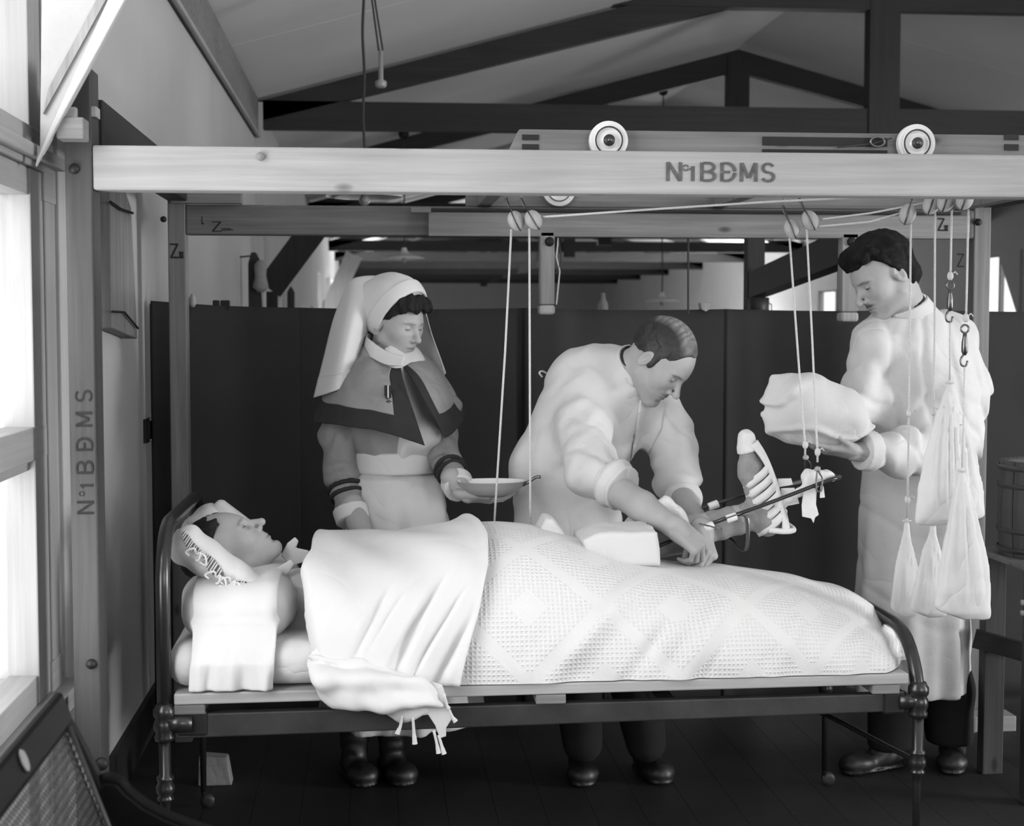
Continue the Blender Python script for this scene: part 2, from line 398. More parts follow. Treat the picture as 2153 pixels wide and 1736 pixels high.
wall_right = wall_strip([(-0.8, 4.6, [(0.9, 2.5)]), (8, 11, [(0.9, 2.3)]), (13, 16, [(0.9, 2.3)]), (18.75, 20.15, [(0.9, 2.43)]), (25.6, 27.6, [(0.9, 2.12)]), (22.2, 24.2, [(0.9, 2.1)])][:4]+[(22.2, 24.4, [(0.9,1.55)]), (25.6, 27.6, [(0.9, 2.12)])]+[(29+4.45*i, 32+4.45*i, [(0.9, 1.5)]) for i in range(5)],
           RIGHTX, RIGHTX+0.12, EAVE, 'wall_right', 'pale far side wall beyond the screen with bright windows')
def gable(name, y0, y1, hole, label):
    mb = MB(); pts = [(WALLX-.12, y0, EAVE), (RIGHTX+.12, y0, EAVE), (APEXX, y0, APEXZ+.1)]
    mb.prism(pts, (0, y1-y0, 0))
    if hole:
        xa, xb, za, zb = hole
        mb.box((WALLX-.12, y0, 0), (xa, y1, EAVE)); mb.box((xb, y0, 0), (RIGHTX+.12, y1, EAVE)); mb.box((xa, y0, 0), (xb, y1, za)); mb.box((xa, y0, zb), (xb, y1, EAVE))
    else: mb.box((WALLX-.12, y0, 0), (RIGHTX+.12, y1, EAVE))
    return struct(mb.build(name, M['farwall'] if y0 > 0 else M['wall']), label)
gable('wall_near', NEARY-.12, NEARY, (1.4, 6.4, 1.0, 2.95), 'end wall of the hut with the wide window')
gable('wall_far', FARY, FARY+.12, None, 'distant grey end wall of the ward')
# roof lining, both slopes, in sheets with battens between
ceil_root = thing('ceiling', (APEXX, 12, APEXZ), kind='structure'); ceil_root['label'] = 'pale lined roof sloping up to the ridge'
yc = NEARY
while yc < FARY:
    y2 = min(yc+2.22, FARY)
    for (xa, za, xb2, zb2) in ((WALLX-.12, EAVE-.03, APEXX, APEXZ), (RIGHTX+.12, EAVE-.03, APEXX, APEXZ)):
        MB().add([(xa,yc+.004,za),(xb2,yc+.004,zb2),(xb2,y2-.004,zb2),(xa,y2-.004,za),(xa,yc+.004,za+.05),(xb2,yc+.004,zb2+.05),(xb2,y2-.004,zb2+.05),(xa,y2-.004,za+.05)],
                 [(0,3,2,1),(4,5,6,7),(0,1,5,4),(1,2,6,5),(2,3,7,6),(3,0,4,7)]).build('roof_panel', M['ceiling'], ceil_root)
    yc = y2
MB().box((WALLX-.3, NEARY-.3, EAVE+1.5), (RIGHTX+.3, FARY+.3, EAVE+1.6)).build('roof_cover', M['black'], ceil_root)
# frieze board and skirting
fz = MB().box((WALLX, NEARY, 2.83), (WALLX+.03, 10.82, EAVE-.01)).build('trim_1', M['pine2_x']); struct(fz, 'grey frieze board under the eaves on the left wall')
MB().tube([(WALLX+.03, NEARY, 2.83), (WALLX+.03, 10.82, 2.83)], 0.014, 8).build('moulding', M['paint_y'], fz, True)
bb = MB().box((WALLX, 3.9, 0), (WALLX+.02, 30, 0.15)).build('baseboard_left', M['dark_x']); struct(bb, 'dark skirting board along the left wall')
# vertical wall trims beside the window
for i, (ya, yb, d, m) in enumerate([(3.90, 3.945, .014, 'frame_z'), (3.955, 4.06, .03, 'paint_z'), (4.075, 4.15, .016, 'frame_z'), (4.155, 4.27, .036, 'paint_z')]):
    o = MB().box((WALLX, ya, 0.0), (WALLX+d, yb, 2.83)).build('trim_%d' % (i+2), M[m], bev=.004)
    struct(o, 'vertical wall board beside the window, %s from the window frame' % ('first', 'second', 'third', 'fourth')[i])
o = MB().box((WALLX, 10.83, 0), (WALLX+.06, 11.0, EAVE-.03)).build('trim_6', M['paint_z']); struct(o, 'pale wall post under the end of the nearest roof truss')
# ---- the near window
w1 = thing('window_1', (WALLX, 2.3, 0.6), kind='structure'); w1['label'] = 'tall bright window at the left edge with wooden sashes'
def wbox(name, y0, y1, z0, z1, x0, x1, m, p=None, bev=.004): return MB().box((x0, y0, z0), (x1, y1, z1)).build(name, M[m], p or w1, bev=bev)
X0, X1 = WALLX-.05, WALLX+.022
wbox('jamb', 3.79, 3.90, .54, 2.70, X0, WALLX+.03, 'frame_z'); wbox('jamb', .70, .775, .54, 2.70, X0, WALLX+.03, 'frame_z')
wbox('sill', .68, 3.93, .535, .585, X0, WALLX+.075, 'frame_y')
wbox('transom', .75, 3.86, 1.87, 1.965, X0, WALLX+.035, 'frame_y'); wbox('transom_bead', .75, 3.91, 1.885, 1.915, WALLX+.03, WALLX+.06, 'frame_y')
wbox('head', .75, 3.86, 2.60, 2.68, X0, X1, 'frame_y')
for (ya, yb, sw) in ((.77, 1.72, .058), (1.74, 2.72, .058), (2.74, 3.785, .13)):
    s = wbox('sash', ya, ya+.055, .585, 1.87, X0, X1+.003, 'frame_z'); wbox('stile', yb-sw, yb, .585, 1.87, X0, X1+.003, 'frame_z')
    wbox('rail', ya, yb, .585, .655, X0, X1, 'frame_y'); wbox('rail', ya, yb, 1.175, 1.255, X0, X1+.004, 'frame_y'); wbox('rail', ya, yb, 1.805, 1.87, X0, X1, 'frame_y')
    wbox('bead', ya+.05, yb-sw+.008, 1.150, 1.178, X0, X1-.012, 'frame_y')
    for (za, zb) in ((.65, 1.18), (1.25, 1.81)): wbox('pane', ya+.05, yb-sw+.008, za, zb, WALLX-.028, WALLX-.024, 'glass', bev=0)
    wbox('pane', ya+.05, yb-sw+.008, 1.96, 2.61, WALLX-.028, WALLX-.024, 'glass', bev=0)
    wbox('stile', ya, ya+.055, 1.965, 2.60, X0, X1+.003, 'frame_z'); wbox('stile', yb-sw, yb, 1.965, 2.60, X0, X1+.003, 'frame_z')
wbox('corner_block', 3.772, 3.905, .53, .662, X0-.01, WALLX+.033, 'frame_y'); wbox('corner_block', 3.772, 3.905, 1.80, 1.90, X0-.01, WALLX+.033, 'frame_y')
# hopper cheek: pale triangular side panel with a sloping edge board
yk = 3.555
a = PY(78, 352, yk); b_ = PY(298, -55, yk); l0 = PY(84, 330, yk); l1 = PY(88, -55, yk)
ck = MB().prism([l0, PY(92, 322, yk), b_, l1], (0, .014, 0)).build('hopper_cheek', M['canvas'], w1)
q = norm(b_-a); nrm = np.array([-q[2], 0, q[0]]); wb = .040
MB().prism([a, b_, b_+nrm*wb, a+nrm*.006+q*.02], (0, -.022, 0)).build('edge_board', M['paint_z'], ck, bev=.003)
MB().prism([PY(92, 240, yk-.001), PY(120, 190, yk-.001), PY(235, -20, yk-.001), PY(215, -20, yk-.001), PY(104, 185, yk-.001)], (0, -.008, 0)).build('grey_strip', M['pine2_z'], ck)  # plain grey strip beside the sloping edge board
# pane lights for the other windows
for i, (ya, yb, za, zb, xw) in enumerate([(11.4, 13.8, .9, 1.75, WALLX), (18, 21, .9, 1.75, WALLX), (18.75, 20.15, .9, 2.43, RIGHTX), (25.6, 27.6, .9, 2.12, RIGHTX)]):
    xo = xw-.07 if xw < 0 else xw+.03
    w = thing('window_%d' % (i+2), (xw, (ya+yb)/2, za), kind='structure')
    w['label'] = ['window in the left wall past the nearest roof truss', 'window far down the left wall', 'bright window past the man in white at the right edge', 'small bright window behind the man in white'][i]
    for yy in (ya, (ya+yb)/2, yb): MB().box((xo-.01, yy-.03, za), (xo+.05, yy+.03, zb)).build('stile', M['frame_z'], w)
    for zz in (za, zb): MB().box((xo-.01, ya, zz-.03), (xo+.05, yb, zz+.03)).build('rail', M['frame_y'], w)
    for (p, q_) in ((ya, (ya+yb)/2), ((ya+yb)/2, yb)): MB().box((xo+.018, p+.03, za+.03), (xo+.022, q_-.03, zb-.03)).build('pane', M['glass'], w)
    if i == 2:   # sloping hopper cheek over the near side of the opening
        MB().prism([(RIGHTX-.03, 18.72, 1.55), (RIGHTX-.03, 19.42, 2.46), (RIGHTX-.03, 18.72, 2.46)], (.02, 0, 0)).build('hopper_cheek', M['wall'], w)
    if i == 0:
        MB().bar(PY(566, 607, 11.25), PY(668, 470, 11.25), .03, .2, up=(-.8,0,.6)).build('hopper_cheek', M['dark_z'], w)  # shade on the cheek's unlit side is put into the colour
        MB().box((WALLX+.01, 11.2, 0.9), (WALLX+.13, 11.28, 1.74)).build('hopper_post', M['dark_z'], w)
    if i == 1:
        MB().bar(PY(678, 680, 24.95), PY(745, 535, 24.95), .03, .28, up=(-.8,0,.6)).build('hopper_cheek', M['paint_z'], w)
# ---- roof trusses
slope = (APEXZ-EAVE)/(APEXX-WALLX)
for i in range(10):
    y = 10.9+4.45*i
    t = thing('roof_truss', (APEXX, y, 2.89), cat='roof truss', group='roof trusses of the ward')
    t['label'] = ['dark roof truss nearest the camera with a broad central post', 'second dark roof truss with its peak above the wheel'][i] if i < 2 else '%s dark roof truss counting from the camera, %s' % (('third','fourth','fifth','sixth','seventh','eighth','ninth','tenth')[i-2], ('tie just under rear beam' if i < 5 else 'dim and blurred above the screen'))
    MB().box((WALLX+.0, y-.05, 2.885), (RIGHTX, y+.05, 3.085)).build('tie_beam', M['dark_x'], t)
    for sx in (-1, 1):
        xe = WALLX if sx < 0 else RIGHTX
        MB().add([(xe,y-.05,2.93),(xe,y-.05,3.07),(APEXX,y-.05,APEXZ-.03),(APEXX,y-.05,APEXZ-.26),(xe,y+.05,2.93),(xe,y+.05,3.07),(APEXX,y+.05,APEXZ-.03),(APEXX,y+.05,APEXZ-.26)],
                 [(0,1,2,3),(7,6,5,4),(0,4,5,1),(1,5,6,2),(2,6,7,3),(3,7,4,0)]).build('rafter', M['dark_x'], t)
    if i == 0: MB().box((1.55, y-.06, 3.80), (APEXX*2-1.55, y+.06, 3.97)).build('collar_beam', M['dark_x'], t)
    MB().box((APEXX-.115, y-.065, 2.78), (APEXX+.115, y+.065, APEXZ-.1)).build('king_post', M['dark_z'], t)
# pendant lamps
def pendant(p, rs, label, cable=True):
    t = thing('pendant_lamp', tuple(p), label, 'lamp', 'pendant lamps of the ward')
    zc = EAVE+slope*(p[0]-WALLX)-.03 if p[0] < APEXX else APEXZ-slope*(p[0]-APEXX)-.03
    MB().lathe(p, (0,0,1), [(0,rs),(.008,rs*1.0),(.03,rs*.72),(.05,rs*.3),(.075,rs*.16),(.11,rs*.12)], 28, cap=False).build('lamp_shade', M['enamel'], t, True)
    MB().lathe(p+(0,0,-.045), (0,0,1), [(0,.004),(.008,.02),(.03,.028),(.055,.016),(.07,.014)], 16).build('bulb', M['enamel_grey'], t, True)
    if cable:
        pts = [p+(0,0,.1)+(0,0,(zc-p[2]-.1)*s) for s in np.linspace(0,1,24)]
        MB().tube([q+np.array((.004*math.sin(7*j),.004*math.cos(7*j),0)) for j, q in enumerate(pts)], .008, 6).build('flex', M['rope_dark'], t)
        MB().lathe(p*(1,1,0)+(0,0,zc-.05), (0,0,1), [(0,.02),(.02,.05),(.06,.055)], 16).build('ceiling_rose', M['black'], t, True)
    return t, zc
p = PY(766, 414, 7.5); lt, zc = pendant(p, .19, 'white saucer lamp hanging just above the rear beam at left')
MB().tube([p*(1,1,0)+(.02,0,zc-.02), p*(1,1,0)+(.075,0,zc-.44)], .005, 5).build('counter_cord', M['rope_dark'], lt)
MB().tube([p*(1,1,0)+(.03,0,zc-.02), p*(1,1,0)+(.095,0,zc-.44)], .005, 5).build('counter_cord', M['rope_dark'], lt)
MB().lathe(p*(1,1,0)+(.085,0,zc-.62), (0,0,1), [(0,.02),(.01,.028),(.03,.028),(.04,.012),(.18,.012)], 12).build('counterweight', M['enamel_grey'], lt, True)
pendant(PY(1392, 634, 17.5), .2, 'small distant saucer lamp above the screen in the middle')
pendant(PY(850, 544, 15.0), .2, 'distant saucer lamp just above the nurse veil')
# ---- things on the left wall
q0, q1, q2, q3 = PX(231, 380, WALLX+.05), PX(276, 436, WALLX+.05), PX(289, 712, WALLX+.05), PX(237, 690, WALLX+.05)
hb = thing('wall_board', tuple(q3), 'wooden board with a chamfered top hanging on the wall by the post', 'board')
q0b = PX(262, 395, WALLX+.05)
MB().prism([q3, q2, q1, q0b, q0], (-.045, 0, 0)).build('panel', M['tan_z'], hb, bev=.004)
MB().tube([PX(238, 690, WALLX+.056)+(0,0,.05), PX(262, 690, WALLX+.06)+(0,0,.05), PX(290, 690, WALLX+.06)], .004, 6).build('wire', M['black'], hb)
MB().tube([PX(232, 424, WALLX+.056), PX(255, 440, WALLX+.06), PX(279, 448, WALLX+.06)], .004, 6).build('wire', M['black'], hb)
sp = PX(307, 905, WALLX); sb = thing('wall_slot', tuple(sp), 'small dark upright slot plate on the wall', 'plate')
MB().box((WALLX, PX(301, 905, WALLX)[1], PX(305, 930, WALLX)[2]), (WALLX+.012, PX(313, 905, WALLX)[1], PX(305, 880, WALLX)[2])).build('plate', M['black'], sb)
MB().box((WALLX+.012, PX(304, 905, WALLX)[1], PX(305, 924, WALLX)[2]), (WALLX+.016, PX(309, 905, WALLX)[1], PX(305, 886, WALLX)[2])).build('cover', M['dark_z'], sb)
hs = thing('hanging_splint', tuple(PX(506, 600, WALLX)), 'narrow rounded splint board with bandage hanging on the wall', 'splint')
yy = PX(505, 600, WALLX)[1]
pa = PX(497, 600, WALLX+.04)
MB().prism([(WALLX+.05, yy, 1.22), (WALLX+.15, yy, 1.22), (WALLX+.125, yy, 1.90), (WALLX+.10, yy, 1.95), (WALLX+.07, yy, 1.95), (WALLX+.05, yy, 1.88)], (0, .02, 0)).build('board', M['dark_z'], hs, bev=.004)
MB().tube([(WALLX-.005, yy+.012, 1.92), (WALLX+.09, yy+.012, 1.93)], .006, 6).build('nail', M['iron'], hs)
MB().lathe((WALLX+.13, yy-.03, 1.70), (0,0,1), [(0,.02),(.03,.05),(.10,.035),(.17,.04),(.2,.015)], 12).build('bandage_roll', M['bandage_grey'], hs, True)
h2 = thing('hanging_strip', tuple(PX(607, 640, WALLX)), 'dark narrow strip hanging on the far part of the left wall', 'strip')
yy = 14.2
MB().prism([(WALLX+.03, yy, 1.3), (WALLX+.10, yy, 1.3), (WALLX+.10, yy, 1.8), (WALLX+.065, yy, 1.86), (WALLX+.03, yy, 1.8)], (0, .03, 0)).build('strip', M['dark_z'], h2, bev=.004)
# ---- the dark screen behind the bed
SY = 5.68
scr = thing('folding_screen', (0.9, SY, 0), 'tall dark cloth screen standing behind the bed', 'screen')
def panel(xa, xb, ya, yb, za, zb, seed):
    n = 60; m = 24; G = np.zeros((m, n, 3)); u = np.linspace(0, 1, n); r = np.random.default_rng(seed)
    for j in range(m):
        v = j/(m-1); zt = za+(zb-za)*u
        fold = .005*np.sin(u*9+seed+1.5*np.sin(u*5+seed))+.003*np.sin(u*23+2*np.sin(u*7+seed)+.5*v)*np.exp(-((u-.1)/.2)**2)
        G[j,:,0] = xa+(xb-xa)*u; G[j,:,1] = ya+(yb-ya)*u+fold; G[j,:,2] = .03+(zt-.03)*v-.006*np.sin(u*math.pi)*v
    return grid_obj('cloth_panel', G, M['screen'], scr, thick=.006)
edges = [(-.80, 5.56, 1.585), (-.28, SY, 1.562), (.58, SY+.02, 1.562), (1.36, SY, 1.558), (2.15, SY+.01, 1.556), (2.95, SY-.02, 1.552), (3.6, SY+.1, 1.552)]
for i in range(6):
    (xa, ya, za), (xb2, yb, zb2) = edges[i], edges[i+1]; panel(xa-.006, xb2+.006, ya+(.004 if i % 2 else 0), yb+(.004 if i % 2 else 0), za, zb2, i+3)
for i, (xa, ya, za) in enumerate(edges):
    MB().tube([(xa, ya+.03, 0), (xa, ya+.03, za-.01)], .014, 8).build('upright', M['dark_z'], scr, True)
MB().lathe(PY(405, 646, 5.55), (0,0,1), [(0,.006),(.01,.012),(.03,.013),(.048,.006)], 12).build('finial', M['pine_z'], scr, True)
for px, w in ((454, .012), (473, .017)): MB().box(PY(px, 648, 5.62)-(w,0,.004), PY(px, 648, 5.62)+(w,.03,.03)).build('clip', M['dark_z'], scr, bev=.004)
pg = thing('screen_peg', tuple(PY(1484, 655, 5.66)), 'small pale peg clipped on the top of the screen', 'peg')
MB().prism([PY(1473, 636, 5.655), PY(1495, 636, 5.655), PY(1492, 650, 5.655), PY(1484, 655, 5.655), PY(1475, 650, 5.655)], (0, .05, 0)).build('peg', M['pine_z'], pg, bev=.003)
# neighbouring bed frame seen above the screen
nf = thing('neighbouring_frame', tuple(PY(1588, 700, 8.6)*(1,1,0)), 'dim timber frame of the next bed seen above the screen', 'bed frame')
MB().bar(PY(1588, 600, 8.6), PY(1782, 520, 6.5), .09, .15).build('cross_beam', M['dark_x'], nf)
p1 = PY(1588, 600, 8.6); MB().box((p1[0]-.05, p1[1]-.02, 0), (p1[0]+.05, p1[1]+.08, p1[2]+.35)).build('post', M['dark_z'], nf)
p2 = PY(1782, 520, 6.5); MB().box((p2[0]-.02, p2[1]-.02, 0), (p2[0]+.03, p2[1]+.08, p2[2]+.12)).build('post', M['dark_z'], nf)
tn = thing('tin_can', tuple(PY(1596, 652, 8.2)), 'dim tin can with a wire handle above the screen top', 'can')
MB().lathe(PY(1596, 668, 8.2), (0,0,1), [(0,.055),(.11,.055),(.112,.05)], 18).build('body', M['rail'], tn, True)
MB().tube([PY(1605, 630, 8.2), PY(1622, 640, 8.2), PY(1622, 655, 8.2)], .003, 5).build('handle', M['steel'], tn)
sh = thing('shelf', tuple(PY(1610, 669, 8.3)*(1,1,0)), 'narrow shelf of the next bed just below the screen top', 'shelf')
ps = PY(1610, 668, 8.2); MB().box((ps[0]-.2, ps[1]-.08, ps[2]-.03), (ps[0]+.3, ps[1]+.25, ps[2]-.002)).build('top', M['pine2_x'], sh)
for dx in (-.17, .27): MB().box((ps[0]+dx-.015, ps[1], 0), (ps[0]+dx+.015, ps[1]+.03, ps[2]-.03)).build('leg', M['dark_z'], sh)
bt = thing('bottle', tuple(PY(1268, 660, 9.5)), 'blurred pale bottle standing beyond the screen', 'bottle')
MB().lathe(PY(1268, 668, 9.5), (0,0,1), [(0,.03),(.09,.032),(.12,.015),(.16,.014)], 14).build('glass', M['enamel_grey'], bt, True)
ps = PY(1268, 668, 9.5); MB().box((ps[0]-.6, ps[1]-.15, ps[2]-.04), (ps[0]+.6, ps[1]+.2, ps[2]-.001)).build('shelf', M['pine2_x'], None, loc=(ps[0], ps[1], 0))
s2 = bpy.data.objects[-1] if False else [o for o in COL.objects if o.name.startswith('shelf') and o.type == 'MESH'][-1]
tag(s2, 'distant plank shelf holding the blurred pale bottle', 'shelf')
for dx in (-.55, .55): MB().box((ps[0]+dx-.02, ps[1], 0), (ps[0]+dx+.02, ps[1]+.04, ps[2]-.04)).build('leg', M['dark_z'], s2)
# ================================================================== overhead traction frame around the bed
FYF, FYR = 3.62, 5.38           # front faces of the front and rear beams
FX0, FX1 = -0.655, 2.245
ZB0, ZB1 = 1.815, 1.92
fr = thing('overhead_gantry', (0.8, 4.5, 0), 'tall pine overhead gantry standing around the bed', 'gantry')
def pbar(name, a, b, m, parent=None, bev=.004): return MB().box(a, b).build(name, M[m], parent or fr, bev=bev)
PW = .062
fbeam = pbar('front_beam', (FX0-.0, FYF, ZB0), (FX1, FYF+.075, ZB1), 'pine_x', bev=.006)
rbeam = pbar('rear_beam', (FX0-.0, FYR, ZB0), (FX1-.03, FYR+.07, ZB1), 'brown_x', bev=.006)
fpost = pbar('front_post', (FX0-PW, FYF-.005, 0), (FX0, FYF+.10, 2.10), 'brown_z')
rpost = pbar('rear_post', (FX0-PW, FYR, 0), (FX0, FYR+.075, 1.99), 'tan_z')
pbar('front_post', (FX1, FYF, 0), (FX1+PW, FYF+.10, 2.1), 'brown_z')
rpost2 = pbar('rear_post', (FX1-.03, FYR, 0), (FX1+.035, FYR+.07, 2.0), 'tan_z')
for x in (FX0-PW+.002, FX1+.0): pbar('cross_beam', (x, FYF+.10 if x < 0 else FYF, 1.93), (x+.07, FYR+.12, 2.04), 'dark_x')
pbar('lap_board', (FX0-.05, FYR-.03, 1.922), (FX0+.2, FYR+.02, 1.975), 'pine2_x')
# tenon and wedge standing out from the front post
pbar('tenon', (FX0-PW-.005, FYF-.07, 1.925), (FX0-.005, FYF, 1.975), 'pine2_x'); pbar('wedge', (FX0-PW-.03, FYF-.055, 1.975), (FX0-.025, FYF-.03, 2.0), 'pine_x', bev=.002)
pbar('tenon', (FX0-.02, FYF+.0, 1.985), (FX0+.012, FYF+.05, 2.01), 'pine_x', bev=.002)
MB().prism([(FX0+.10, FYR-.03, 1.975), (FX0+.26, FYR-.03, 1.975), (FX0+.18, FYR-.03, 2.05)], (0, .03, 0)).build('corner_block', M['dark_x'], fr)
sp_ = pbar('splice_board', (PY(900, 470, FYR)[0], FYR-.035, 1.812), (FX1-.06, FYR, 1.897), 'tan_x', bev=.003)
pbar('gap_strip', (PY(865, 440, FYR)[0], FYR-.05, 1.900), (FX1-.1, FYR-.02, 1.909), 'dark_x', bev=0)  # dark strip added for the shaded gap above the splice board
pbar('gap_strip_end', (PY(863, 440, FYR)[0], FYR-.055, 1.893), (PY(905, 440, FYR)[0], FYR-.03, 1.912), 'pine2_x', bev=.002)
# bolts
def bolt(p, r=.014, parent=None, m='black'):
    return MB().lathe(p, (0,-1,0), [(0,r),(.006,r),(.012,r*.7),(.014,.001)], 14).build('bolt', M[m], parent or fr, True)
bolt(PY(138, 355, FYF-.006)+(.02,0,0), .012); bolt(PY(344, 461, FYR), .011); bolt(PY(548, 329, FYF), .010, m='pine2_x'); bolt(PY(2056, 467, FYR), .013)
bolt(PY(192, 1395, FYF-.006), .012); bolt(PY(214, 1605, FYF-.006), .016)
# hangers below the rear beam
for (px, pyb, wpx) in ((1150, 640, 30), (1785, 655, 32)):
    a = PY(px-wpx/2, 497, FYR-.02); c = PY(px+wpx/2, pyb, FYR-.02)
    h = pbar('hanger', (a[0], FYR-.035, c[2]), (c[0], FYR+.02, 1.83), 'pine2_z'); bolt(PY(px+5, 508, FYR-.036), .017, h)
    pbar('hanger_foot', (a[0]-.004, FYR-.045, c[2]-.037), (c[0]+.002, FYR+.02, c[2]-.002), 'pine_z', bev=.01)
    MB().tube([PY(px+24, 500, FYR-.03), PY(px+20, 540, FYR-.03), PY(px+27, 570, FYR-.03), PY(px+20, 640, FYR-.03)], .003, 6).build('cord', M['rope'], h)
    MB().tube([PY(px+24, 500, FYR-.03), PY(px+30, 545, FYR-.03), PY(px+20, 575, FYR-.03)], .003, 6).build('cord', M['rope_dark'], h)
MB().tube([PY(1447, 500, FYR+.03), PY(1447, 660, FYR+.03)], .004, 6).build('cord', M['rope_dark'], fr)
# longitudinal trolley lying on both beams
tr = thing('traction_trolley', (1.4, 4.5, ZB1), 'wooden slotted trolley with white wheels lying on the frame', 'trolley')
TX0, TX1 = PY(1092, 295, 3.74)[0], FX1-.005
TZ0, TZ1 = ZB1+.002, 1.984
MB().prism([(TX0-.03, 3.74, TZ0), (TX1, 3.74, TZ0), (TX1, 3.74, TZ1), (TX0, 3.74, TZ1)], (0, .045, 0)).build('front_bar', M['pine2_x'], tr, bev=.003)
MB().box((TX0-.03, 5.40, TZ0), (TX1, 5.445, TZ1)).build('rear_bar', M['pine2_x'], tr, bev=.003)
for x in (TX0+.01, PY(1800, 295, 3.74)[0], TX1-.09): MB().box((x, 3.785, TZ0), (x+.05, 5.40, TZ1-.008)).build('cross_bar', M['pine2_x'], tr, bev=.003)
for pa, pb in ((283, 294), (303, 316)):
    MB().box(PY(1098, pb, 3.737), PY(1133, pa, 3.737)+(0,.004,0)).build('joint_line', M['dark_x'], tr)
    MB().box(PY(2112, pb, 3.737), PY(2142, pa, 3.737)+(0,.004,0)).build('joint_line', M['dark_x'], tr)
MB().box(PY(1604, 305, 3.735), PY(1866, 290, 3.735)+(0,.006,0)).build('slot', M['black'], tr)
MB().box(PY(1604, 321, 3.735), PY(1866, 316, 3.735)+(0,.006,0)).build('slot', M['black'], tr)
MB().tube([PY(1845+15*math.cos(a), 298+10*math.sin(a), 3.72) for a in np.linspace(0, 2*math.pi, 17)[:-1]], .003, 6, closed=True).build('ring', M['steel'], tr, True)
MB().tube([PY(1760, 310, 3.725), PY(1835, 302, 3.722), PY(1875, 290, 3.722)], .002, 5).build('cord', M['rope_dark'], tr)
def wheel(p, r):
    o = MB().lathe(p, (0,1,0), [(-.012,r*.0+.002),(-.012,r*.34),(-.006,r*.37),(-.004,r*.60),(-.010,r*.64),(-.012,r*.70),(-.010,r*.74),(-.004,r*.78),(-.012,r*.97),(-.008,r),(.0,r*.9),(.008,r),(.012,r*.97),(.012,.002)], 36, cap=False).build('wheel', M['enamel'], tr, True)
    MB().lathe(p+(0,-.012,0), (0,-1,0), [(0,r*.30),(.005,r*.30),(.006,.001)], 20, cap=False).build('hub', M['rail'], o, True)
    MB().lathe(p+(0,-.017,0), (0,-1,0), [(0,r*.12),(.006,r*.12),(.007,.001)], 10, cap=False).build('axle', M['steel'], o, True)
    MB().tube([p+np.array((r*.69*math.cos(a), -.0125, r*.69*math.sin(a))) for a in np.linspace(0, 2*math.pi, 33)[:-1]], .0022, 6, closed=True).build('groove_ring', M['rail'], o, True)
    return o
wheel(PY(1279, 296, 3.722), .0485); wheel(PY(1925, 302, 3.722), .0485); wheel(PY(1175, 399, 5.382), .06)
MB().lathe(PY(1178, 412, 5.395), (0,-1,0), [(0,.017),(.01,.017),(.012,.008)], 14).build('bolt', M['black'], tr, True)
# ---- stencilled lettering as ink strokes
def ribbon(mb, pts, w, place, lift=0.0):
    P = np.asarray(pts, float); n = len(P); L_, R_ = [], []; off = np.array((0, -lift, 0))
    for i in range(n):
        t0 = norm(P[i]-P[i-1]) if i > 0 else None; t1 = norm(P[i+1]-P[i]) if i < n-1 else None
        t = norm((t0 if t0 is not None else t1)+(t1 if t1 is not None else t0)); nn = np.array([-t[1], t[0]])
        c_ = 1.0 if t0 is None or t1 is None else max(.6, float(np.dot(t, t1)))
        q = P[i]+(-t*w*.25 if i == 0 else (t*w*.25 if i == n-1 else 0))
        L_.append(place(*(q-nn*w/2/c_))+off); R_.append(place(*(q+nn*w/2/c_))+off)
    mb.add(L_+R_, [(i, i+1, n+i+1, n+i) for i in range(n-1)])
def arc(cx, cy, rx, ry, a0, a1, n=10): return [(cx+rx*math.cos(math.radians(a)), cy+ry*math.sin(math.radians(a))) for a in np.linspace(a0, a1, n)]
GL = {'N': ([(0,0),(0,1)], [(.02,1),(.5,0)], [(.52,0),(.52,1)]), '1': ([(.1,0),(.1,.78)], [(0,.62),(.1,.75)]),
      'o': (arc(.12,.72,.10,.16,20,160), arc(.12,.72,.10,.16,200,340)),
      'B': ([(0,0),(0,.44)], [(0,.54),(0,1)], [(0.1,1)]+arc(.28,.77,.22,.23,85,-70), [(.1,.51),(.28,.51)], arc(.28,.25,.25,.25,70,-85)+[(.1,0)]),
      'D': ([(0,0),(0,.44)], [(0,.56),(0,1)], [(0.1,1)]+arc(.2,.5,.34,.5,80,8), arc(.2,.5,.34,.5,-8,-80)+[(.1,0)], [(.1,.5),(.3,.5)]),
      'M': ([(0,0),(0,1)], [(.02,1),(.27,.2)], [(.33,.2),(.58,1)], [(.6,0),(.6,1)]),
      'S': (arc(.25,.75,.22,.25,30,260), arc(.25,.25,.24,.25,80,-150)),
      'Z': ([(0,1),(.55,1)], [(.52,.97),(.06,.05)], [(.02,0),(.58,0)]), 'I': ([(0,0),(0,.38)], [(.16,0),(.16,.38)], [(-.06,.38),(.22,.38)], [(-.06,0),(.22,0)]),
      'L': ([(0,0),(0,.55)], [(0,0),(.2,0)]), '=': ([(0,.1),(.7,.16)], [(0,.28),(.55,.28)])}
def stencil(txt, place, parent, w=.15, ink='stencil'):
    x = 0.0
    for ch, a in txt:
        mb = MB()
        for j, st in enumerate(GL[ch]): ribbon(mb, st, w*(.45 if ch == 'o' else 1), lambda u, v, x=x: np.asarray(place(x+u, v)), .0003*j)
        x += a; mb.build('letter', M[ink], parent)
H = .0425
p = PY(1404, 379, FYF-.0012)
stencil([('N',.63),('o',.32),('1',.48),('B',.85),('D',.83),('M',.875),('S',.6)], lambda u, v: p+np.array((u, 0, v))*H*(1.38,1,1), fbeam)
p2 = PY(214, 1078, FYF-.0065)+(-.020,0,0)
stencil([('N',.8),('o',.42),('1',.7),('B',1.1),('D',1.15),('M',1.15),('S',.6)], lambda u, v: p2+np.array((-v*.036, 0, u*.050)), fpost, .12, 'stencil2')
p3 = PY(359, 541, FYR-.0012)
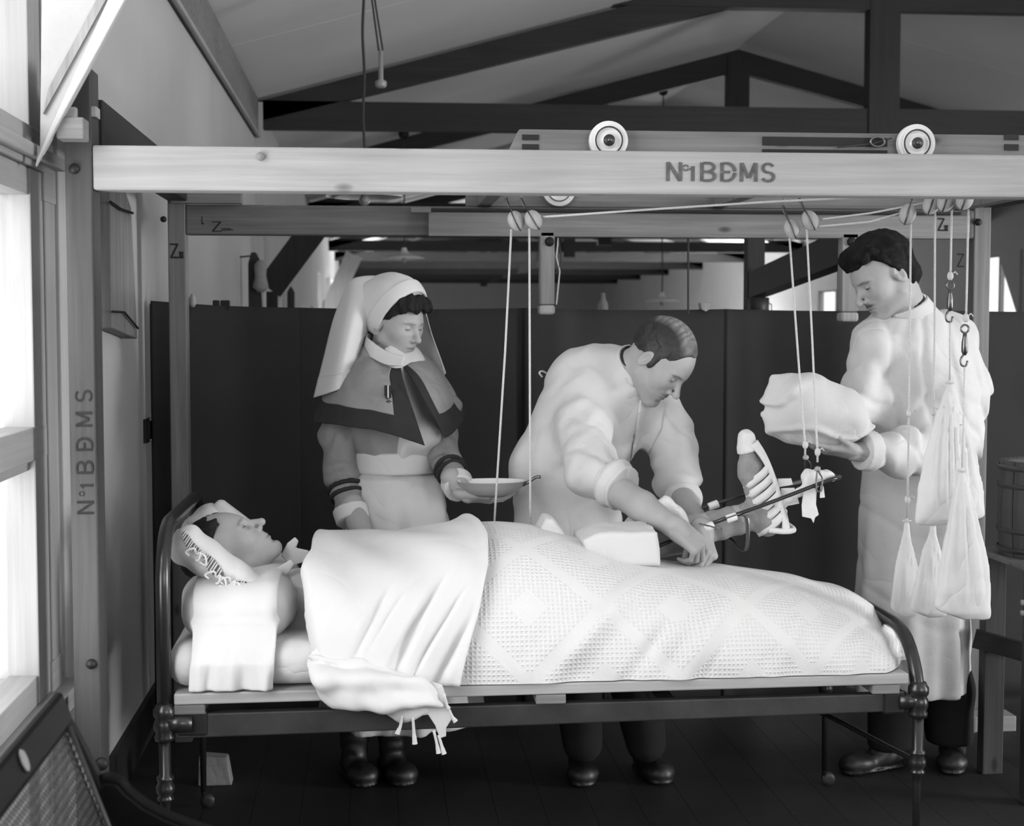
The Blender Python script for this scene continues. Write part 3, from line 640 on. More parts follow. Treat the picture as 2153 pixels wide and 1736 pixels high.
stencil([('Z',.72),('I',.4)], lambda u, v: p3+np.array((u, 0, v))*.046, rpost, .13, 'stencil2')
p4 = PY(425, 482, FYR-.0012)
stencil([('L',.1)], lambda u, v: p4+np.array((u*.03, 0, .02+v*.045)), rbeam, .1, 'stencil2')
stencil([('Z',.6),('=',.6)], lambda u, v: p4+np.array((.035+u*.055, 0, -.006+v*.032)), rbeam, .1, 'stencil2')
p5 = PY(1972, 484, FYR-.0362)
stencil([('Z',.66),('I',.4)], lambda u, v: p5+np.array((u, 0, v))*.042, sp_, .13, 'stencil2')
p6 = PY(2012, 560, FYR-.0012)
stencil([('Z',.7)], lambda u, v: p6+np.array((u, 0, v))*.045, rpost2, .12, 'stencil2')
# ================================================================== the iron bed
BX0, BX1, BYF = -0.532, 1.451, 4.64
def byn(x): return 3.81+(x-BX0)*0.0237
bed = thing('iron_bedstead', (0.46, 4.25, 0), 'black iron bedstead with tubular hoops and side rails', 'bed')
def hoop(x, yn, yf, zt, rad, zb, name):
    pts = [(x, yn, zb), (x, yn, zt-rad)] + [(x, yn+rad-rad*math.cos(a), zt-rad+rad*math.sin(a)) for a in np.linspace(.15, math.pi/2, 9)]
    pts += [(x, yf-rad+rad*math.sin(a), zt-rad+rad*math.cos(a)) for a in np.linspace(0, math.pi/2-.1, 9)] + [(x, yf, zb)]
    return MB().tube(pts, .0185, 14).build(name, M['iron'], bed, True)
hoop(BX0, byn(BX0), BYF, .985, .15, .45, 'head_hoop'); hoop(BX1+.005, byn(BX1), BYF+.04, .662, .19, .45, 'foot_hoop')
for (x, y, near) in ((BX0, byn(BX0), 1), (BX1+.005, byn(BX1), 1), (BX0, BYF, 0), (BX1+.005, BYF+.04, 0)):
    L = MB().lathe((x, y, .0), (0,0,1), [(.05,.009),(.26,.011),(.285,.013),(.292,.021),(.297,.021),(.302,.016),(.312,.023),(.325,.024),(.338,.018),(.345,.022),(.35,.022),(.356,.015),(.47,.0155)], 16).build('leg', M['iron'], bed, True)
    MB().lathe((x+.012, y-.008, .022), (0,1,0), [(0,.008),(.001,.022),(.016,.022),(.017,.008)], 16).build('castor', M['rail'], L, True)
    MB().tube([(x, y, .07), (x, y, .03)], .008, 8).build('castor_stem', M['iron'], L, True)
    MB().lathe((x, y, .455), (0,0,1), [(-.012,.017),(-.01,.024),(0,.026),(.008,.022),(.02,.027),(.036,.027),(.045,.022),(.055,.028),(.07,.028),(.08,.022),(.085,.02)], 18).build('corner_casting', M['iron'], bed, True)
for (y0, y1) in ((byn(BX0), byn(BX1)), (BYF, BYF+.04)):
    sr = MB().add([(BX0+.03,y0-.004,.449),(BX1-.02,y1-.004,.461),(BX1-.02,y1+.03,.461),(BX0+.03,y0+.03,.449),(BX0+.03,y0-.004,.512),(BX1-.02,y1-.004,.510),(BX1-.02,y1+.03,.510),(BX0+.03,y0+.03,.512)],
             [(0,3,2,1),(4,5,6,7),(0,1,5,4),(1,2,6,5),(2,3,7,6),(3,0,4,7)]).build('side_rail', M['rail'], bed, bev=.004)
    for x, w in ((BX0+.075, .065), (BX1-.06, .05)):
        yy = y0+(y1-y0)*(x-BX0)/(BX1-BX0)
        MB().box((x-w/2-.01, yy-.010, .455), (x+w/2, yy+.034, .520)).build('rail_socket', M['iron'], bed, bev=.007)
    MB().tube([(BX0, y0, .488), (BX0+.07, y0, .488)], .024, 14).build('rail_collar', M['iron'], bed, True)
    MB().tube([(BX1+.005, y1, .488), (BX1-.05, y1, .488)], .023, 14).build('rail_collar', M['iron'], bed, True)
for x in (.1, .75): MB().box((x, byn(x)+.02, .470), (x+.05, BYF, .50)).build('cross_bar', M['rail'], bed)
rn, rf = np.array((BX1, byn(BX1), .325)), np.array((BX1, BYF+.04, .325))
MB().tube(spline([rn, PY(1860, 1566, 4.05), PY(1745, 1506, 4.3), PY(1700, 1490, 4.5)], 6), .008, 8).build('brace_rod', M['iron'], bed, True)
# boards laid across the rails
bd = thing('bed_boards', (0.46, 4.25, .537), 'pale planks laid along the bed under the mattress', 'planks')
ZP0, ZP1 = .538, .567
for i in range(6):
    ya = 3.795+.152*i; sk = .0237
    x0, x1 = PY(366, 1470, 3.8)[0], PY(1908, 1445, 3.85)[0]
    MB().add([(x0,ya,ZP0),(x1,ya+sk*(x1-x0),ZP0),(x1,ya+.148+sk*(x1-x0),ZP0),(x0,ya+.148,ZP0),(x0,ya,ZP1),(x1,ya+sk*(x1-x0),ZP1),(x1,ya+.148+sk*(x1-x0),ZP1),(x0,ya+.148,ZP1)],
             [(0,3,2,1),(4,5,6,7),(0,1,5,4),(1,2,6,5),(2,3,7,6),(3,0,4,7)]).build('plank', M['plank_x'], bd, bev=.004)
for (pa, pb) in ((368, 433), (1127, 1190), (1840, 1898)):
    xa, xb2 = PY(pa, 1480, 3.82)[0], PY(pb, 1480, 3.82)[0]; yy = byn(xa)
    MB().box((xa, yy-.012, .512), (xb2, BYF+.01, .537)).build('cross_batten', M['tan_x'] if pa > 600 else M['brown_x'], bd, bev=.003)
# ------------------------------------------------------------------ mattress and pillows
ma = PY(349, 1420, 3.83)[0]
V, F = surf(lambda P: np.maximum(s_box(P, (ma+.86, 4.25, .629), (.86, .435, .062), .055), (3.885-P[:,1])-np.clip((.02-P[:,0])/.1,0,1)*.2)+.004*wob(P, 9, 3)-.003*np.cos((P[:,2]-.63)*50), (ma-.05, 3.75, .54), (ma+1.95, 4.75, .74), .011)
V[:, 2] = np.maximum(V[:, 2], ZP1+.0005)
mt = obj('mattress', V, F, M['linen2'], None, True, loc=(ma+.94, 4.25, ZP1)); tag(mt, 'pale mattress whose rounded end shows at the head of the bed', 'mattress')
# lower pillow
c = PY(484, 1292, 4.15); c = np.array((PY(484, 1292, 3.86)[0]+.01, 4.19, PY(484, 1290, 3.9)[2]))
def f_low(P):
    q = P-c
    w = 1-.22*np.clip(np.abs(q[:,1])/.33, 0, 1)**4
    return s_box(q/np.stack([w, np.ones(len(q)), w], 1), (0,0,0), (.152, .335, .078), .07)+.006*wob(P, 14, 5)+.003*np.sin(q[:,0]*60+wob(P, 10, 2)*2)
V, F = surf(f_low, c-(.2,.4,.12), c+(.2,.4,.12), .009)
pw = thing('bed_pillow', (c[0], c[1], c[2]-.078), 'plump white pillow lowest of the stack at the bed head', 'pillow', 'pillows at the bed head')
obj('pillow_body', V, F, M['linen'], pw, True)
# upper pillow, sloping up to the head rail
uL = norm(PY(375, 1133, 4.1)-PY(600, 1275, 4.1)); uN = np.array((uL[2], 0, -uL[0])); uN = uN if uN[2] > 0 else -uN
R = np.stack([uL, np.array((0,1,0.)), uN], 1)
cu = PY(485, 1212, 3.92); cu = cu+(.0, .30, -.0)
def f_up(P):
    q = (P-cu)@R
    h = np.clip(.048+.12*q[:,0], .026, .070)*(1-.25*np.clip(np.abs(q[:,1])/.30, 0, 1)**4)
    d = s_box(q*np.stack([np.ones(len(q)), np.ones(len(q)), .06/h], 1), (0,0,0), (.188, .30, .06), .055)*.7
    dent = np.exp(-(np.maximum(np.abs(q[:,0]-.06)-.08,0)/.06)**2-((q[:,1]+.0)/.19)**4)*np.clip(q[:,2]/.03, 0, 1)
    return d+.05*dent+.0035*wob(P, 16, 8)+.002*np.sin(q[:,0]*70+3*wob(P, 8, 4))
V, F = surf(f_up, cu-(.27,.36,.24), cu+(.27,.36,.24), .008)
pu = thing('bed_pillow', tuple(cu-(0,0,.1)), 'sloping upper pillow with a tied striped opening under the patient head', 'pillow', 'pillows at the bed head')
obj('pillow_body', V, F, M['linen2'], pu, True)
# striped ticking showing in the opening, and its tie bows
def endp(a, b): return cu+R@np.array((a, -.288, b))
M['tick_dark'] = flat('striped_ticking_dark', 88, .9, var=.2, scale=40); M['tick_light'] = flat('striped_ticking_light', 205, .9, var=.1)
seam = [(.165, .030), (.13, .012), (.09, .012), (.05, -.004), (.0, -.012), (-.04, -.002), (-.09, -.008), (-.14, -.010)]
segs = [(0, 1.7, .011), (2.1, 3.6, .016), (4.3, 6.3, .013)]
for s0, s1, hw in segs:
    tk = None; n = int((s1-s0)*14)
    for k in range(n):
        a0, a1 = s0+(s1-s0)*k/n, s0+(s1-s0)*(k+1)/n
        def sp2(t): i = min(int(t), len(seam)-2); f = t-i; return np.array(seam[i])*(1-f)+np.array(seam[i+1])*f
        p0, p1 = sp2(a0), sp2(a1); w0 = hw*(.35+.65*math.sin(math.pi*(a0-s0)/(s1-s0)+.01)); w1 = hw*(.35+.65*math.sin(math.pi*(a1-s0)/(s1-s0)+.01))
        m = 'tick_dark' if (k % 5) not in (1, 3) else 'tick_light'
        mb = MB().prism([endp(p0[0], p0[1]-w0), endp(p1[0], p1[1]-w1), endp(p1[0], p1[1]+w1), endp(p0[0], p0[1]+w0)], (0, .02, 0))
        mb.V = [tuple(np.array(v)-(0,.018,0)) for v in mb.V]
        mb.build('ticking_stripe', M[m], pu)
for (a, b) in ((.105, .003), (.03, -.02), (-.01, -.012), (-.075, -.022), (-.125, -.016)):
    for sgn, l in ((-1, .035), (1, .028), (-.3, .04)):
        MB().tube(spline([endp(a, b)+(0,-.022,0), endp(a+sgn*l*.5, b+.012)+(0,-.032,0), endp(a+sgn*l, b-.008)+(0,-.028,0), endp(a+sgn*l*.5, b-.012)+(0,-.026,0)], 4), .0028, 6).build('tie', M['linen'], pu, True)
# far pillow with its corner standing up behind the head
cf = PY(468, 1094, 4.47); 
def f_far(P):
    q = P-cf; a = math.radians(38); x = q[:,0]*math.cos(a)-q[:,2]*math.sin(a); z = q[:,0]*math.sin(a)+q[:,2]*math.cos(a)
    return smax(s_box(np.stack([x, q[:,1], z], 1), (.035,0,-.035), (.085, .035, .085), .02), s_ell(P, cf+(.05,0,-.04), (.5,.05,.5)), .02)+.003*wob(P, 20, 9)
V, F = surf(f_far, cf-(.3,.1,.35), cf+(.35,.1,.15), .008)
pf = thing('bed_pillow', tuple(cf-(0,0,.2)), 'pillow whose pale corner stands up behind the patient forehead', 'pillow', 'pillows at the bed head')
obj('pillow_body', V, F, M['linen2'], pf, True)
# cloth draped over the lower pillow down to the plank
dxa, dxb = PY(402, 1400, 3.83)[0], PY(578, 1400, 3.83)[0]
def f_drape(P):
    fl0 = f_low(P); lim = np.maximum((dxa+.004*np.sin(P[:,2]*20))-P[:,0], P[:,0]-(dxb-.10*np.clip(.62-P[:,2], -.1, .1)*.6))
    shell = smax(np.maximum(np.abs(fl0-.006)-.0055, lim), np.maximum(c[2]-.035-P[:,2], P[:,1]-4.35), .004)
    yf = 3.852-.055*np.clip((c[2]-.02-P[:,2])/.09, 0, 1)**.8; dn = np.clip((c[2]-P[:,2])/.18, 0, 1)
    fold = dn*(.008*np.sin(P[:,0]*75+1.2*np.sin(P[:,2]*14))+.003*np.sin(P[:,0]*150+2+P[:,2]*10))-.008*dn*np.maximum(0, np.sin(P[:,0]*48-P[:,2]*9+1))**4
    sheet = smax(np.maximum((np.abs(P[:,1]-yf-fold)-.0055)*.7, lim), np.maximum(P[:,2]-c[2]+.02, ZP1+.004-P[:,2]), .003)
    return smin(shell, sheet, .035)
V, F = surf(f_drape, (dxa-.05, 3.73, ZP1-.03), (dxb+.05, 4.4, c[2]+.12), .0042)
dr = obj('draped_sheet', V, F, M['linen'], None, True, loc=(dxa, 3.82, ZP1))
tag(dr, 'white sheet draped over the lowest pillow and hanging to the plank', 'sheet')
# ------------------------------------------------------------------ blanket and wrap over the patient
YR = 4.21
sil = [(560,1330),(590,1240),(612,1180),(632,1150),(655,1135),(685,1136),(740,1148),(800,1146),(850,1136),(900,1125),(960,1111),(1000,1103),(1050,1102),(1110,1108),(1160,1120),(1230,1142),(1300,1168),(1390,1182),(1450,1189),(1530,1191),(1600,1203),(1690,1219),(1740,1237),(1790,1246),(1830,1268),(1862,1297),(1888,1336),(1903,1370),(1914,1412),(1917,1432)]
SX = np.array([PY(a, b, YR)[0] for a, b in sil]); SZ = np.array([PY(a, b, YR)[2] for a, b in sil])
def ridge(x):
    r = 0
    for d in (-.02, -.01, 0, .01, .02): r = r+np.interp(x+d, SX, SZ)
    return r/5
def section(x, th, off=0.0, zb=ZP1+.003):
    n = 2/2.45; c = np.cos(th); s = np.sin(th)
    h = np.maximum(ridge(x)-zb, .004)
    yn = 3.79+.0237*(x-BX0); w = np.where(c > 0, YR-yn, BYF-.02-YR)*np.where(x > .8, np.clip(h/.07, 0, 1)**.18, 1)+off
    h = h+off
    y = YR-np.sign(c)*w*np.abs(c)**n
    xs = x-.34*np.maximum(0, YR-y)*np.clip((x-.85)/.6, 0, 1)**2
    return np.stack([xs+0*y, y, zb+h*np.abs(s)**n], -1)
nx, nt = 330, 260
xl, xr = PY(930, 1300, YR)[0], PY(1917, 1400, YR)[0]
x = np.linspace(xl, xr, nx)[:, None]+np.zeros((1, nt)); th = np.linspace(0.0, math.pi*.97, nt)[None, :]+np.zeros((nx, 1))
G = section(x, th)
arc = np.concatenate([np.zeros((nx, 1)), np.cumsum(np.linalg.norm(np.diff(G, axis=1), axis=-1), 1)], 1)
low = np.exp(-((arc-.10)/.16)**2)
ph = (x*9.5-arc*7.0)
fold = (.034*np.maximum(0, np.sin(ph*2.0+1.2*np.sin(x*5+1)))**2.2-.016*np.maximum(0, np.sin(ph*3.1+2+np.sin(x*7)))**3-.006)*low*np.clip((1.15-x)/.5, .25, 1)*np.clip((x-xl-.16)/.15, 0, 1)
fold += .005*np.sin(x*21+arc*12)*np.exp(-((arc-.03)/.05)**2)+.006*np.sin(x*7+1)*np.sin(arc*8)
nrm = np.cross(np.gradient(G, axis=0), np.gradient(G, axis=1)); nrm /= np.linalg.norm(nrm, axis=-1, keepdims=True)+1e-9
if nrm[nx//2, nt//2, 2] < 0: nrm = -nrm
G = G+nrm*fold[..., None]; G[..., 2] = np.maximum(G[..., 2], ZP1+.002+.0*x)
def waffle_mat():
    m, nt_, b = new_mat('white_waffle_weave'); L = nt_.links
    uvn = N(nt_, 'ShaderNodeUVMap'); sep = N(nt_, 'ShaderNodeSeparateXYZ'); L.new(uvn.outputs[0], sep.inputs[0])
    def ma(op, a, b_=None, c=None):
        n = N(nt_, 'ShaderNodeMath', operation=op)
        for i, v in enumerate((a, b_, c)):
            if v is None: continue
            if isinstance(v, (int, float)): n.inputs[i].default_value = v
            else: L.new(v, n.inputs[i])
        return n.outputs[0]
    u, v = sep.outputs[0], sep.outputs[1]; C = .0125
    cu_ = ma('POWER', ma('ABSOLUTE', ma('COSINE', ma('MULTIPLY', u, math.pi/C))), 2.5); cv_ = ma('POWER', ma('ABSOLUTE', ma('COSINE', ma('MULTIPLY', v, math.pi/C))), 2.5)
    w = ma('MAXIMUM', cu_, cv_)
    a = ma('ABSOLUTE', ma('SUBTRACT', ma('FRACT', ma('DIVIDE', ma('ADD', u, v), .40)), .5)); b2 = ma('ABSOLUTE', ma('SUBTRACT', ma('FRACT', ma('DIVIDE', ma('SUBTRACT', u, v), .40)), .5))
    mx = ma('MAXIMUM', a, b2); plain = ma('MAXIMUM', ma('GREATER_THAN', mx, .44), ma('LESS_THAN', mx, .13))
    rib = ma('MULTIPLY', ma('ABSOLUTE', ma('SINE', ma('MULTIPLY', ma('ADD', u, v), 500.0))), .25)
    hgt = ma('ADD', ma('MULTIPLY', w, ma('SUBTRACT', 1.0, plain)), ma('MULTIPLY', plain, ma('ADD', .75, rib)))
    bp = N(nt_, 'ShaderNodeBump', inp={'Strength': .85, 'Distance': .0024}); L.new(hgt, bp.inputs['Height']); L.new(bp.outputs[0], b.inputs['Normal'])
    r = N(nt_, 'ShaderNodeMapRange'); r.inputs['To Min'].default_value = .65; r.inputs['To Max'].default_value = .70; L.new(hgt, r.inputs[0])
    cb = N(nt_, 'ShaderNodeCombineColor')
    for k in range(3): L.new(r.outputs[0], cb.inputs[k])
    L.new(cb.outputs[0], b.inputs['Base Color']); b.inputs['Roughness'].default_value = .9; b.inputs['Sheen Weight'].default_value = .1
    return m
M['waffle'] = waffle_mat()
bl = grid_obj('waffle_blanket', G, M['waffle'], None, uv=np.stack([x, arc], -1), loc=(.9, 4.25, ZP1)); tag(bl, 'white waffle weave blanket with diamond pattern over the legs', 'blanket')
# white wrap over the chest
nx, nt = 150, 200
tt = np.linspace(0, 1, nt); th1 = np.linspace(.0, math.pi*.93, nt)
L_px = [(0, 690), (.1, 660), (.22, 640), (.34, 622), (.45, 640), (.6, 640), (1, 640)]; R_px = [(0, 955), (.05, 968), (.15, 995), (.28, 1018), (.4, 1024), (.5, 1012), (.62, 990), (1, 985)]
xL = np.array([PY(np.interp(t, *zip(*L_px)), 1250, 4.05)[0] for t in tt]); xR = np.array([PY(np.interp(t, *zip(*R_px)), 1250, 4.05)[0] for t in tt])
s = np.linspace(0, 1, nx)[:, None]; x = xL[None]*(1-s)+xR[None]*s; th = th1[None]+np.zeros((nx, 1))
G = section(x, th, .020)
arc = np.concatenate([np.zeros((nx, 1)), np.cumsum(np.linalg.norm(np.diff(G, axis=1), axis=-1), 1)], 1)
low = np.exp(-((arc-.13)/.13)**2)
d = x-arc*.62; fold = -.024*low*np.maximum(0, np.sin(d*40+2.0*np.sin(x*6)))**3*np.clip(s*2.2-.2, 0, 1)
fold += -.012*low*np.maximum(0, np.sin(d*83+1+np.sin(arc*9)))**3*np.clip(s*2-.3, 0, 1)+.009*np.sin(x*14+2)*np.sin(arc*9+1)+.004*np.sin(x*33+arc*20)
fold = fold*np.clip((1-s)/.15, .1, 1)
fold -= .05*np.clip(1-s/.08, 0, 1)**2      # turned under at the shoulder
fold += .005*np.exp(-((s-1)/.03)**2)
nrm = np.cross(np.gradient(G, axis=0), np.gradient(G, axis=1)); nrm /= np.linalg.norm(nrm, axis=-1, keepdims=True)+1e-9
if nrm[nx//2, nt//2, 2] < 0: nrm = -nrm
G = G+nrm*fold[..., None]; G[..., 2] = np.maximum(G[..., 2], ZP1+.006)
wr = thing('chest_wrap', (.15, 4.2, ZP1), 'smooth white wrap over the chest with a tasselled corner hanging off the bed', 'wrap')
grid_obj('cloth', G, M['linen'], wr, thick=.004)
# its bunched corner hanging over the plank
ch = [PY(672, 1392, 3.80), PY(700, 1428, 3.775), PY(752, 1446, 3.762), (PY(810, 1458, 3.757)), PY(862, 1468, 3.755), PY(898, 1472, 3.755)]
rd = [.030, .042, .050, .052, .047, .036]
def f_bun(P):
    d = s_chain(P, ch, rd, .03)
    ax = norm(ch[-1]-ch[0]); t = (P-ch[0])@ax; q = P-ch[0]-t[:,None]*ax; an = np.arctan2(q[:,2], -q[:,1])
    d = d+.011*np.sin(an*2+t*22)*np.sin(t*14+.5)+.007*np.sin(an*5-t*31+1)+.004*wob(P, 30, 6)+.004*np.abs(np.sin(t*38+an*2))
    return smin(d, s_cone(P, PY(735, 1402, 3.80), PY(800, 1424, 3.78), .022, .02), .03)
V, F = surf(f_bun, *bbox(ch, .09), .005); obj('bunched_corner', V, F, M['linen'], wr, True)
fl_ = [PY(905, 1432, 3.75), PY(930, 1440, 3.742), PY(942, 1478, 3.735), PY(950, 1512, 3.735), PY(938, 1530, 3.735), PY(938, 1548, 3.735), PY(925, 1552, 3.735), PY(915, 1525, 3.737), PY(900, 1502, 3.74), PY(880, 1506, 3.745), PY(893, 1480, 3.742)]
MB().prism(fl_, (0, .006, 0)).build('fringed_hem', M['linen2'], wr, bev=.002)
for pts in ([(845,1505),(842,1525),(836,1540)], [(868,1508),(870,1535),(872,1560)], [(912,1535),(918,1560),(922,1580)], [(922,1545),(928,1565),(933,1582)], [(934,1458),(938,1480),(942,1488)], [(941,1484),(950,1505),(957,1515)]):
    q = [PY(a, b, 3.738) for a, b in pts]; q3 = q+[q[-1]+(q[-1]-q[-2])*.15]
    MB().tube(spline(q3, 4), list(np.interp(np.linspace(0, 1, len(spline(q3, 4))), [0, .4, .5, .95, 1], [.0035, .004, .0055, .0075, .006])), 8).build('tassel', M['linen2'], wr, True)
# folded towels round the raised leg
def towel(name, poly, y, depth, label, seed):
    P0 = np.array([PY(a, b, y) for a, b in poly]); c = P0.mean(0)+(0, depth/2, 0)
    def f(P):
        d = None; n = len(P0); q = P[:, [0, 2]]; pts = P0[:, [0, 2]]; s = np.ones(len(P)); dd = np.full(len(P), 1e9)
        for i in range(n):
            a, b = pts[i], pts[(i+1) % n]; e = b-a; w = q-a; t = np.clip((w@e)/(e@e), 0, 1); dd = np.minimum(dd, ((w-t[:,None]*e)**2).sum(1))
            c1 = q[:,1] >= a[1]; c2 = q[:,1] < b[1]; c3 = e[0]*w[:,1] > e[1]*w[:,0]
            s = np.where((c1 & c2 & c3) | (~c1 & ~c2 & ~c3), -s, s)
        d2 = np.sqrt(dd)*s+.014; e = np.abs(P[:,1]-c[1])-depth/2+.014
        return np.minimum(np.maximum(d2, e), 0)+np.sqrt(np.maximum(d2,0)**2+np.maximum(e,0)**2)-.014+.003*wob(P, 40, seed)
    lo, hi = P0.min(0)-.03, P0.max(0)+.03; hi = hi+(0, depth, 0)
    V, F = surf(f, lo, hi, .0065); o = obj(name, V, F, M['linen'], None, True, loc=tuple(c*(1,1,0)+(0,0,P0[:,2].min()))); return tag(o, label, 'towel', 'towels under the raised leg')
towel('folded_towel', [(1226,1136),(1262,1118),(1385,1116),(1390,1190),(1300,1192),(1232,1178)], 4.10, .22, 'thick white towel folded square beside the doctor wrist', 21)
towel('folded_towel', [(1128,1128),(1150,1088),(1166,1092),(1196,1132),(1180,1152),(1130,1142)], 4.20, .14, 'small white towel with a peaked corner before the doctor coat', 22)
towel('folded_towel', [(1326,1116),(1345,1093),(1378,1100),(1396,1135),(1392,1150),(1330,1150)], 4.33, .16, 'white towel behind the thick folded towel, under the forearm', 23)
# ================================================================== people
SKIN = lin(170)
def basis(fwd, roll=0.0, up=(0,0,1)):
    X = norm(fwd); Y = norm(np.cross(up, X)); Z = np.cross(X, Y); r = math.radians(roll)
    return np.stack([X, Y*math.cos(r)+Z*math.sin(r), Z*math.cos(r)-Y*math.sin(r)], 1)
def head_sdf(p, o):
    """p in head space: +x face, +y left, +z crown"""
    ay = np.abs(p[:,1]); q = np.stack([p[:,0], ay, p[:,2]], 1)
    jw, ch, ns, fh = o.get('jaw', 1.0), o.get('chin', 0.0), o.get('nose', 1.0), o.get('face', 1.0)
    d = s_ell(q, (-.014, 0, .034), (.098, .0765, .091))
    d = smin(d, s_ell(q, (.030, 0, .012), (.066, .062, .072)), .03)
    d = smin(d, s_ell(q, (.032, 0, -.045), (.056, .054*jw, .066)), .03)
    d = smin(d, s_cone(q, (.0, .050*jw, -.058), (.066, .014, -.103+ch), .020, .018), .028)
    d = smin(d, s_ell(q, (.076, 0, -.100+ch), (.0175, .019, .016)), .018)
    d = smin(d, s_ell(q, (.054, .042, -.018), (.026, .024, .026)), .028)        # cheek bones
    d = smin(d, s_ell(q, (.062, 0, -.058), (.030, .031, .030)), .02)           # muzzle
    d = smin(d, s_cone(q, (.082, .008, .0215), (.070, .046, .018), .0085, .0075), .014)   # brow
    d = smax(d, -s_ell(q, (.0985, .032, .0015), (.020, .0185, .0125)), .012)   # sockets
    nt = np.array((.1035+.010*ns, 0, -.0305))
    d = smin(d, s_cone(q, (.084, 0, .014), nt, .0065, .0098), .009)
    d = smin(d, s_ell(q, nt+(-.001,0,-.001), (.0105, .0105, .0095)), .006)
    d = smin(d, s_ell(q, (.0955, .0115, -.0365), (.0105, .0072, .0075)), .006)
    # eyes: ball, upper lid lowered, lower lid
    e = np.array((.0735, .0315, .001)); r = q-e; er = np.linalg.norm(r, axis=1)
    d = smin(d, er-.0122, .002)
    lid = o.get('lid', .35)           # 0 open .. 1 closed
    edge = .006-.012*lid
    d = smin(d, smax(er-.0137, edge-r[:,2], .0012), .004)
    d = smin(d, smax(er-.0132, r[:,2]+.0062, .001), .004)
    # mouth
    d = smin(d, s_ell(q, (.0855, 0, -.0610), (.0105, .022, .0050)), .005)
    d = smin(d, s_ell(q, (.0840, 0, -.0715), (.0105, .0185, .0056)), .005)
    mo = o.get('mouth', 0)
    d = smax(d, -s_cone(q, (.0985, 0, -.0662), (.0885, .0235, -.0668), .0020+mo, .0012), .003)
    d = smax(d, -s_ell(q, (.0955, 0, -.0835), (.010, .020, .005)), .008)       # under lip
    d = smax(d, -s_ell(q, (.1060, 0, -.0535), (.010, .0035, .006)), .006)      # philtrum
    # ears
    ec = np.array((-.010, .0775, -.006)); a = math.radians(18)
    Re = np.array([[math.cos(a),0,math.sin(a)],[0,1,0],[-math.sin(a),0,math.cos(a)]])
    ear = s_ell(q, ec, (.0185, .0085, .031), Re)
    ear = smax(ear, -s_ell(q, ec+(.003, .0105, .003), (.0125, .0100, .0215), Re), .0022)
    ear = smin(ear, s_cone(q, ec+(.010,.003,-.010), ec+(.011,.004,-.001), .004, .004), .003); ear = smin(ear, s_cone(q, ec+(-.006,.0,-.012), ec+(-.004,.001,.012), .0035, .003), .002)
    d = smin(d, ear, .006)
    n0, n1, nr = o.get('neck', ((-.022,0,-.055), (-.045,0,-.20), .056))
    d = smin(d, s_cone(p, n0, n1, nr, nr*1.05), .025)
    return d
def head_color(p, o):
    ay = np.abs(p[:,1]); c = np.full(len(p), SKIN*o.get('tone', 1.0))
    def dab(cx, cy, cz, rx, ry, rz, g, k=1.0):
        w = np.exp(-(((p[:,0]-cx)/rx)**2+((ay-cy)/ry)**2+((p[:,2]-cz)/rz)**2)**1.6)*k; return c*(1-w)+SKIN*g*w
    c = dab(.088, 0, -.0665, .02, .021, .0085, .60, .8)                      # lips
    c = dab(.09, 0, -.0665, .02, .021, .0016, .25, .9)
    for (a, z, ry) in ((.020, .0195, .011), (.034, .0215, .012), (.047, .0185, .009)): c = dab(.082, a, z, .03, ry, .0038, .26, o.get('brow', .75))
    e = np.array((.0735, .0315, .001)); r = np.stack([p[:,0], ay, p[:,2]], 1)-e; er = np.linalg.norm(r, axis=1)
    edge = .006-.012*o.get('lid', .35)
    ball = (er < .0135) & (r[:,2] < edge+.0004) & (r[:,2] > -.0062) & (r[:,0] > 0)
    gz = o.get('gaze', (0, -.3)); g = norm((1, 0, gz[1])); iris = np.linalg.norm(np.stack([r[:,0], p[:,1]-np.sign(p[:,1])*.0315-.0*ay, r[:,2]], 1)/(er[:,None]+1e-9)-norm((1, gz[0], gz[1])), axis=1)
    c = np.where(ball, SKIN*1.1, c); c = np.where(ball & (iris < .62), SKIN*.22, c)
    lash = np.exp(-((r[:,2]-edge)/.0022)**2)*(er < .0165)*(r[:,0] > .001); c = c*(1-.8*lash)
    c = dab(.098, .006, -.0455, .008, .005, .003, .3, .6)  # nostril hollows: their shade is painted on, no opening is cut
    c = dab(.075, .034, -.009, .012, .016, .005, .8, .4)
    if 'moustache' in o: c = dab(.094, .010, -.0540, .025, .019, .0058, .14, o['moustache'])
    if 'stubble' in o:
        w = np.clip((-.045-p[:,2])/.03, 0, 1)*np.clip((p[:,0]+.02)/.04, 0, 1); c = c*(1-o['stubble']*w)
    return c
def make_head(c, R, scale, o, h=.0024):
    """head + neck, returned as (V,F,C) in world space"""
    f = lambda P: head_sdf(P, o)
    V, F = surf(f, (-.135, -.105, -.225), (.135, .105, .14), h)
    C = head_color(V, o)
    return c+(V*scale)@R.T, F, C
def hair_mesh(c, R, scale, o, f, h=.0035, box=((-.15,-.12,-.16),(.13,.12,.17))):
    V, F = surf(f, *box, h); return c+(V*scale)@R.T, F
def finger(P, base, dirs, lens, r0):
    d = None; a = np.asarray(base, float)
    for i, (dv, L) in enumerate(zip(dirs, lens)):
        b = a+np.asarray(dv)*L; e = s_cone(P, a, b, r0*(1-.10*i), r0*(1-.10*(i+1))); d = e if d is None else smin(d, e, .003); a = b
    return d, a
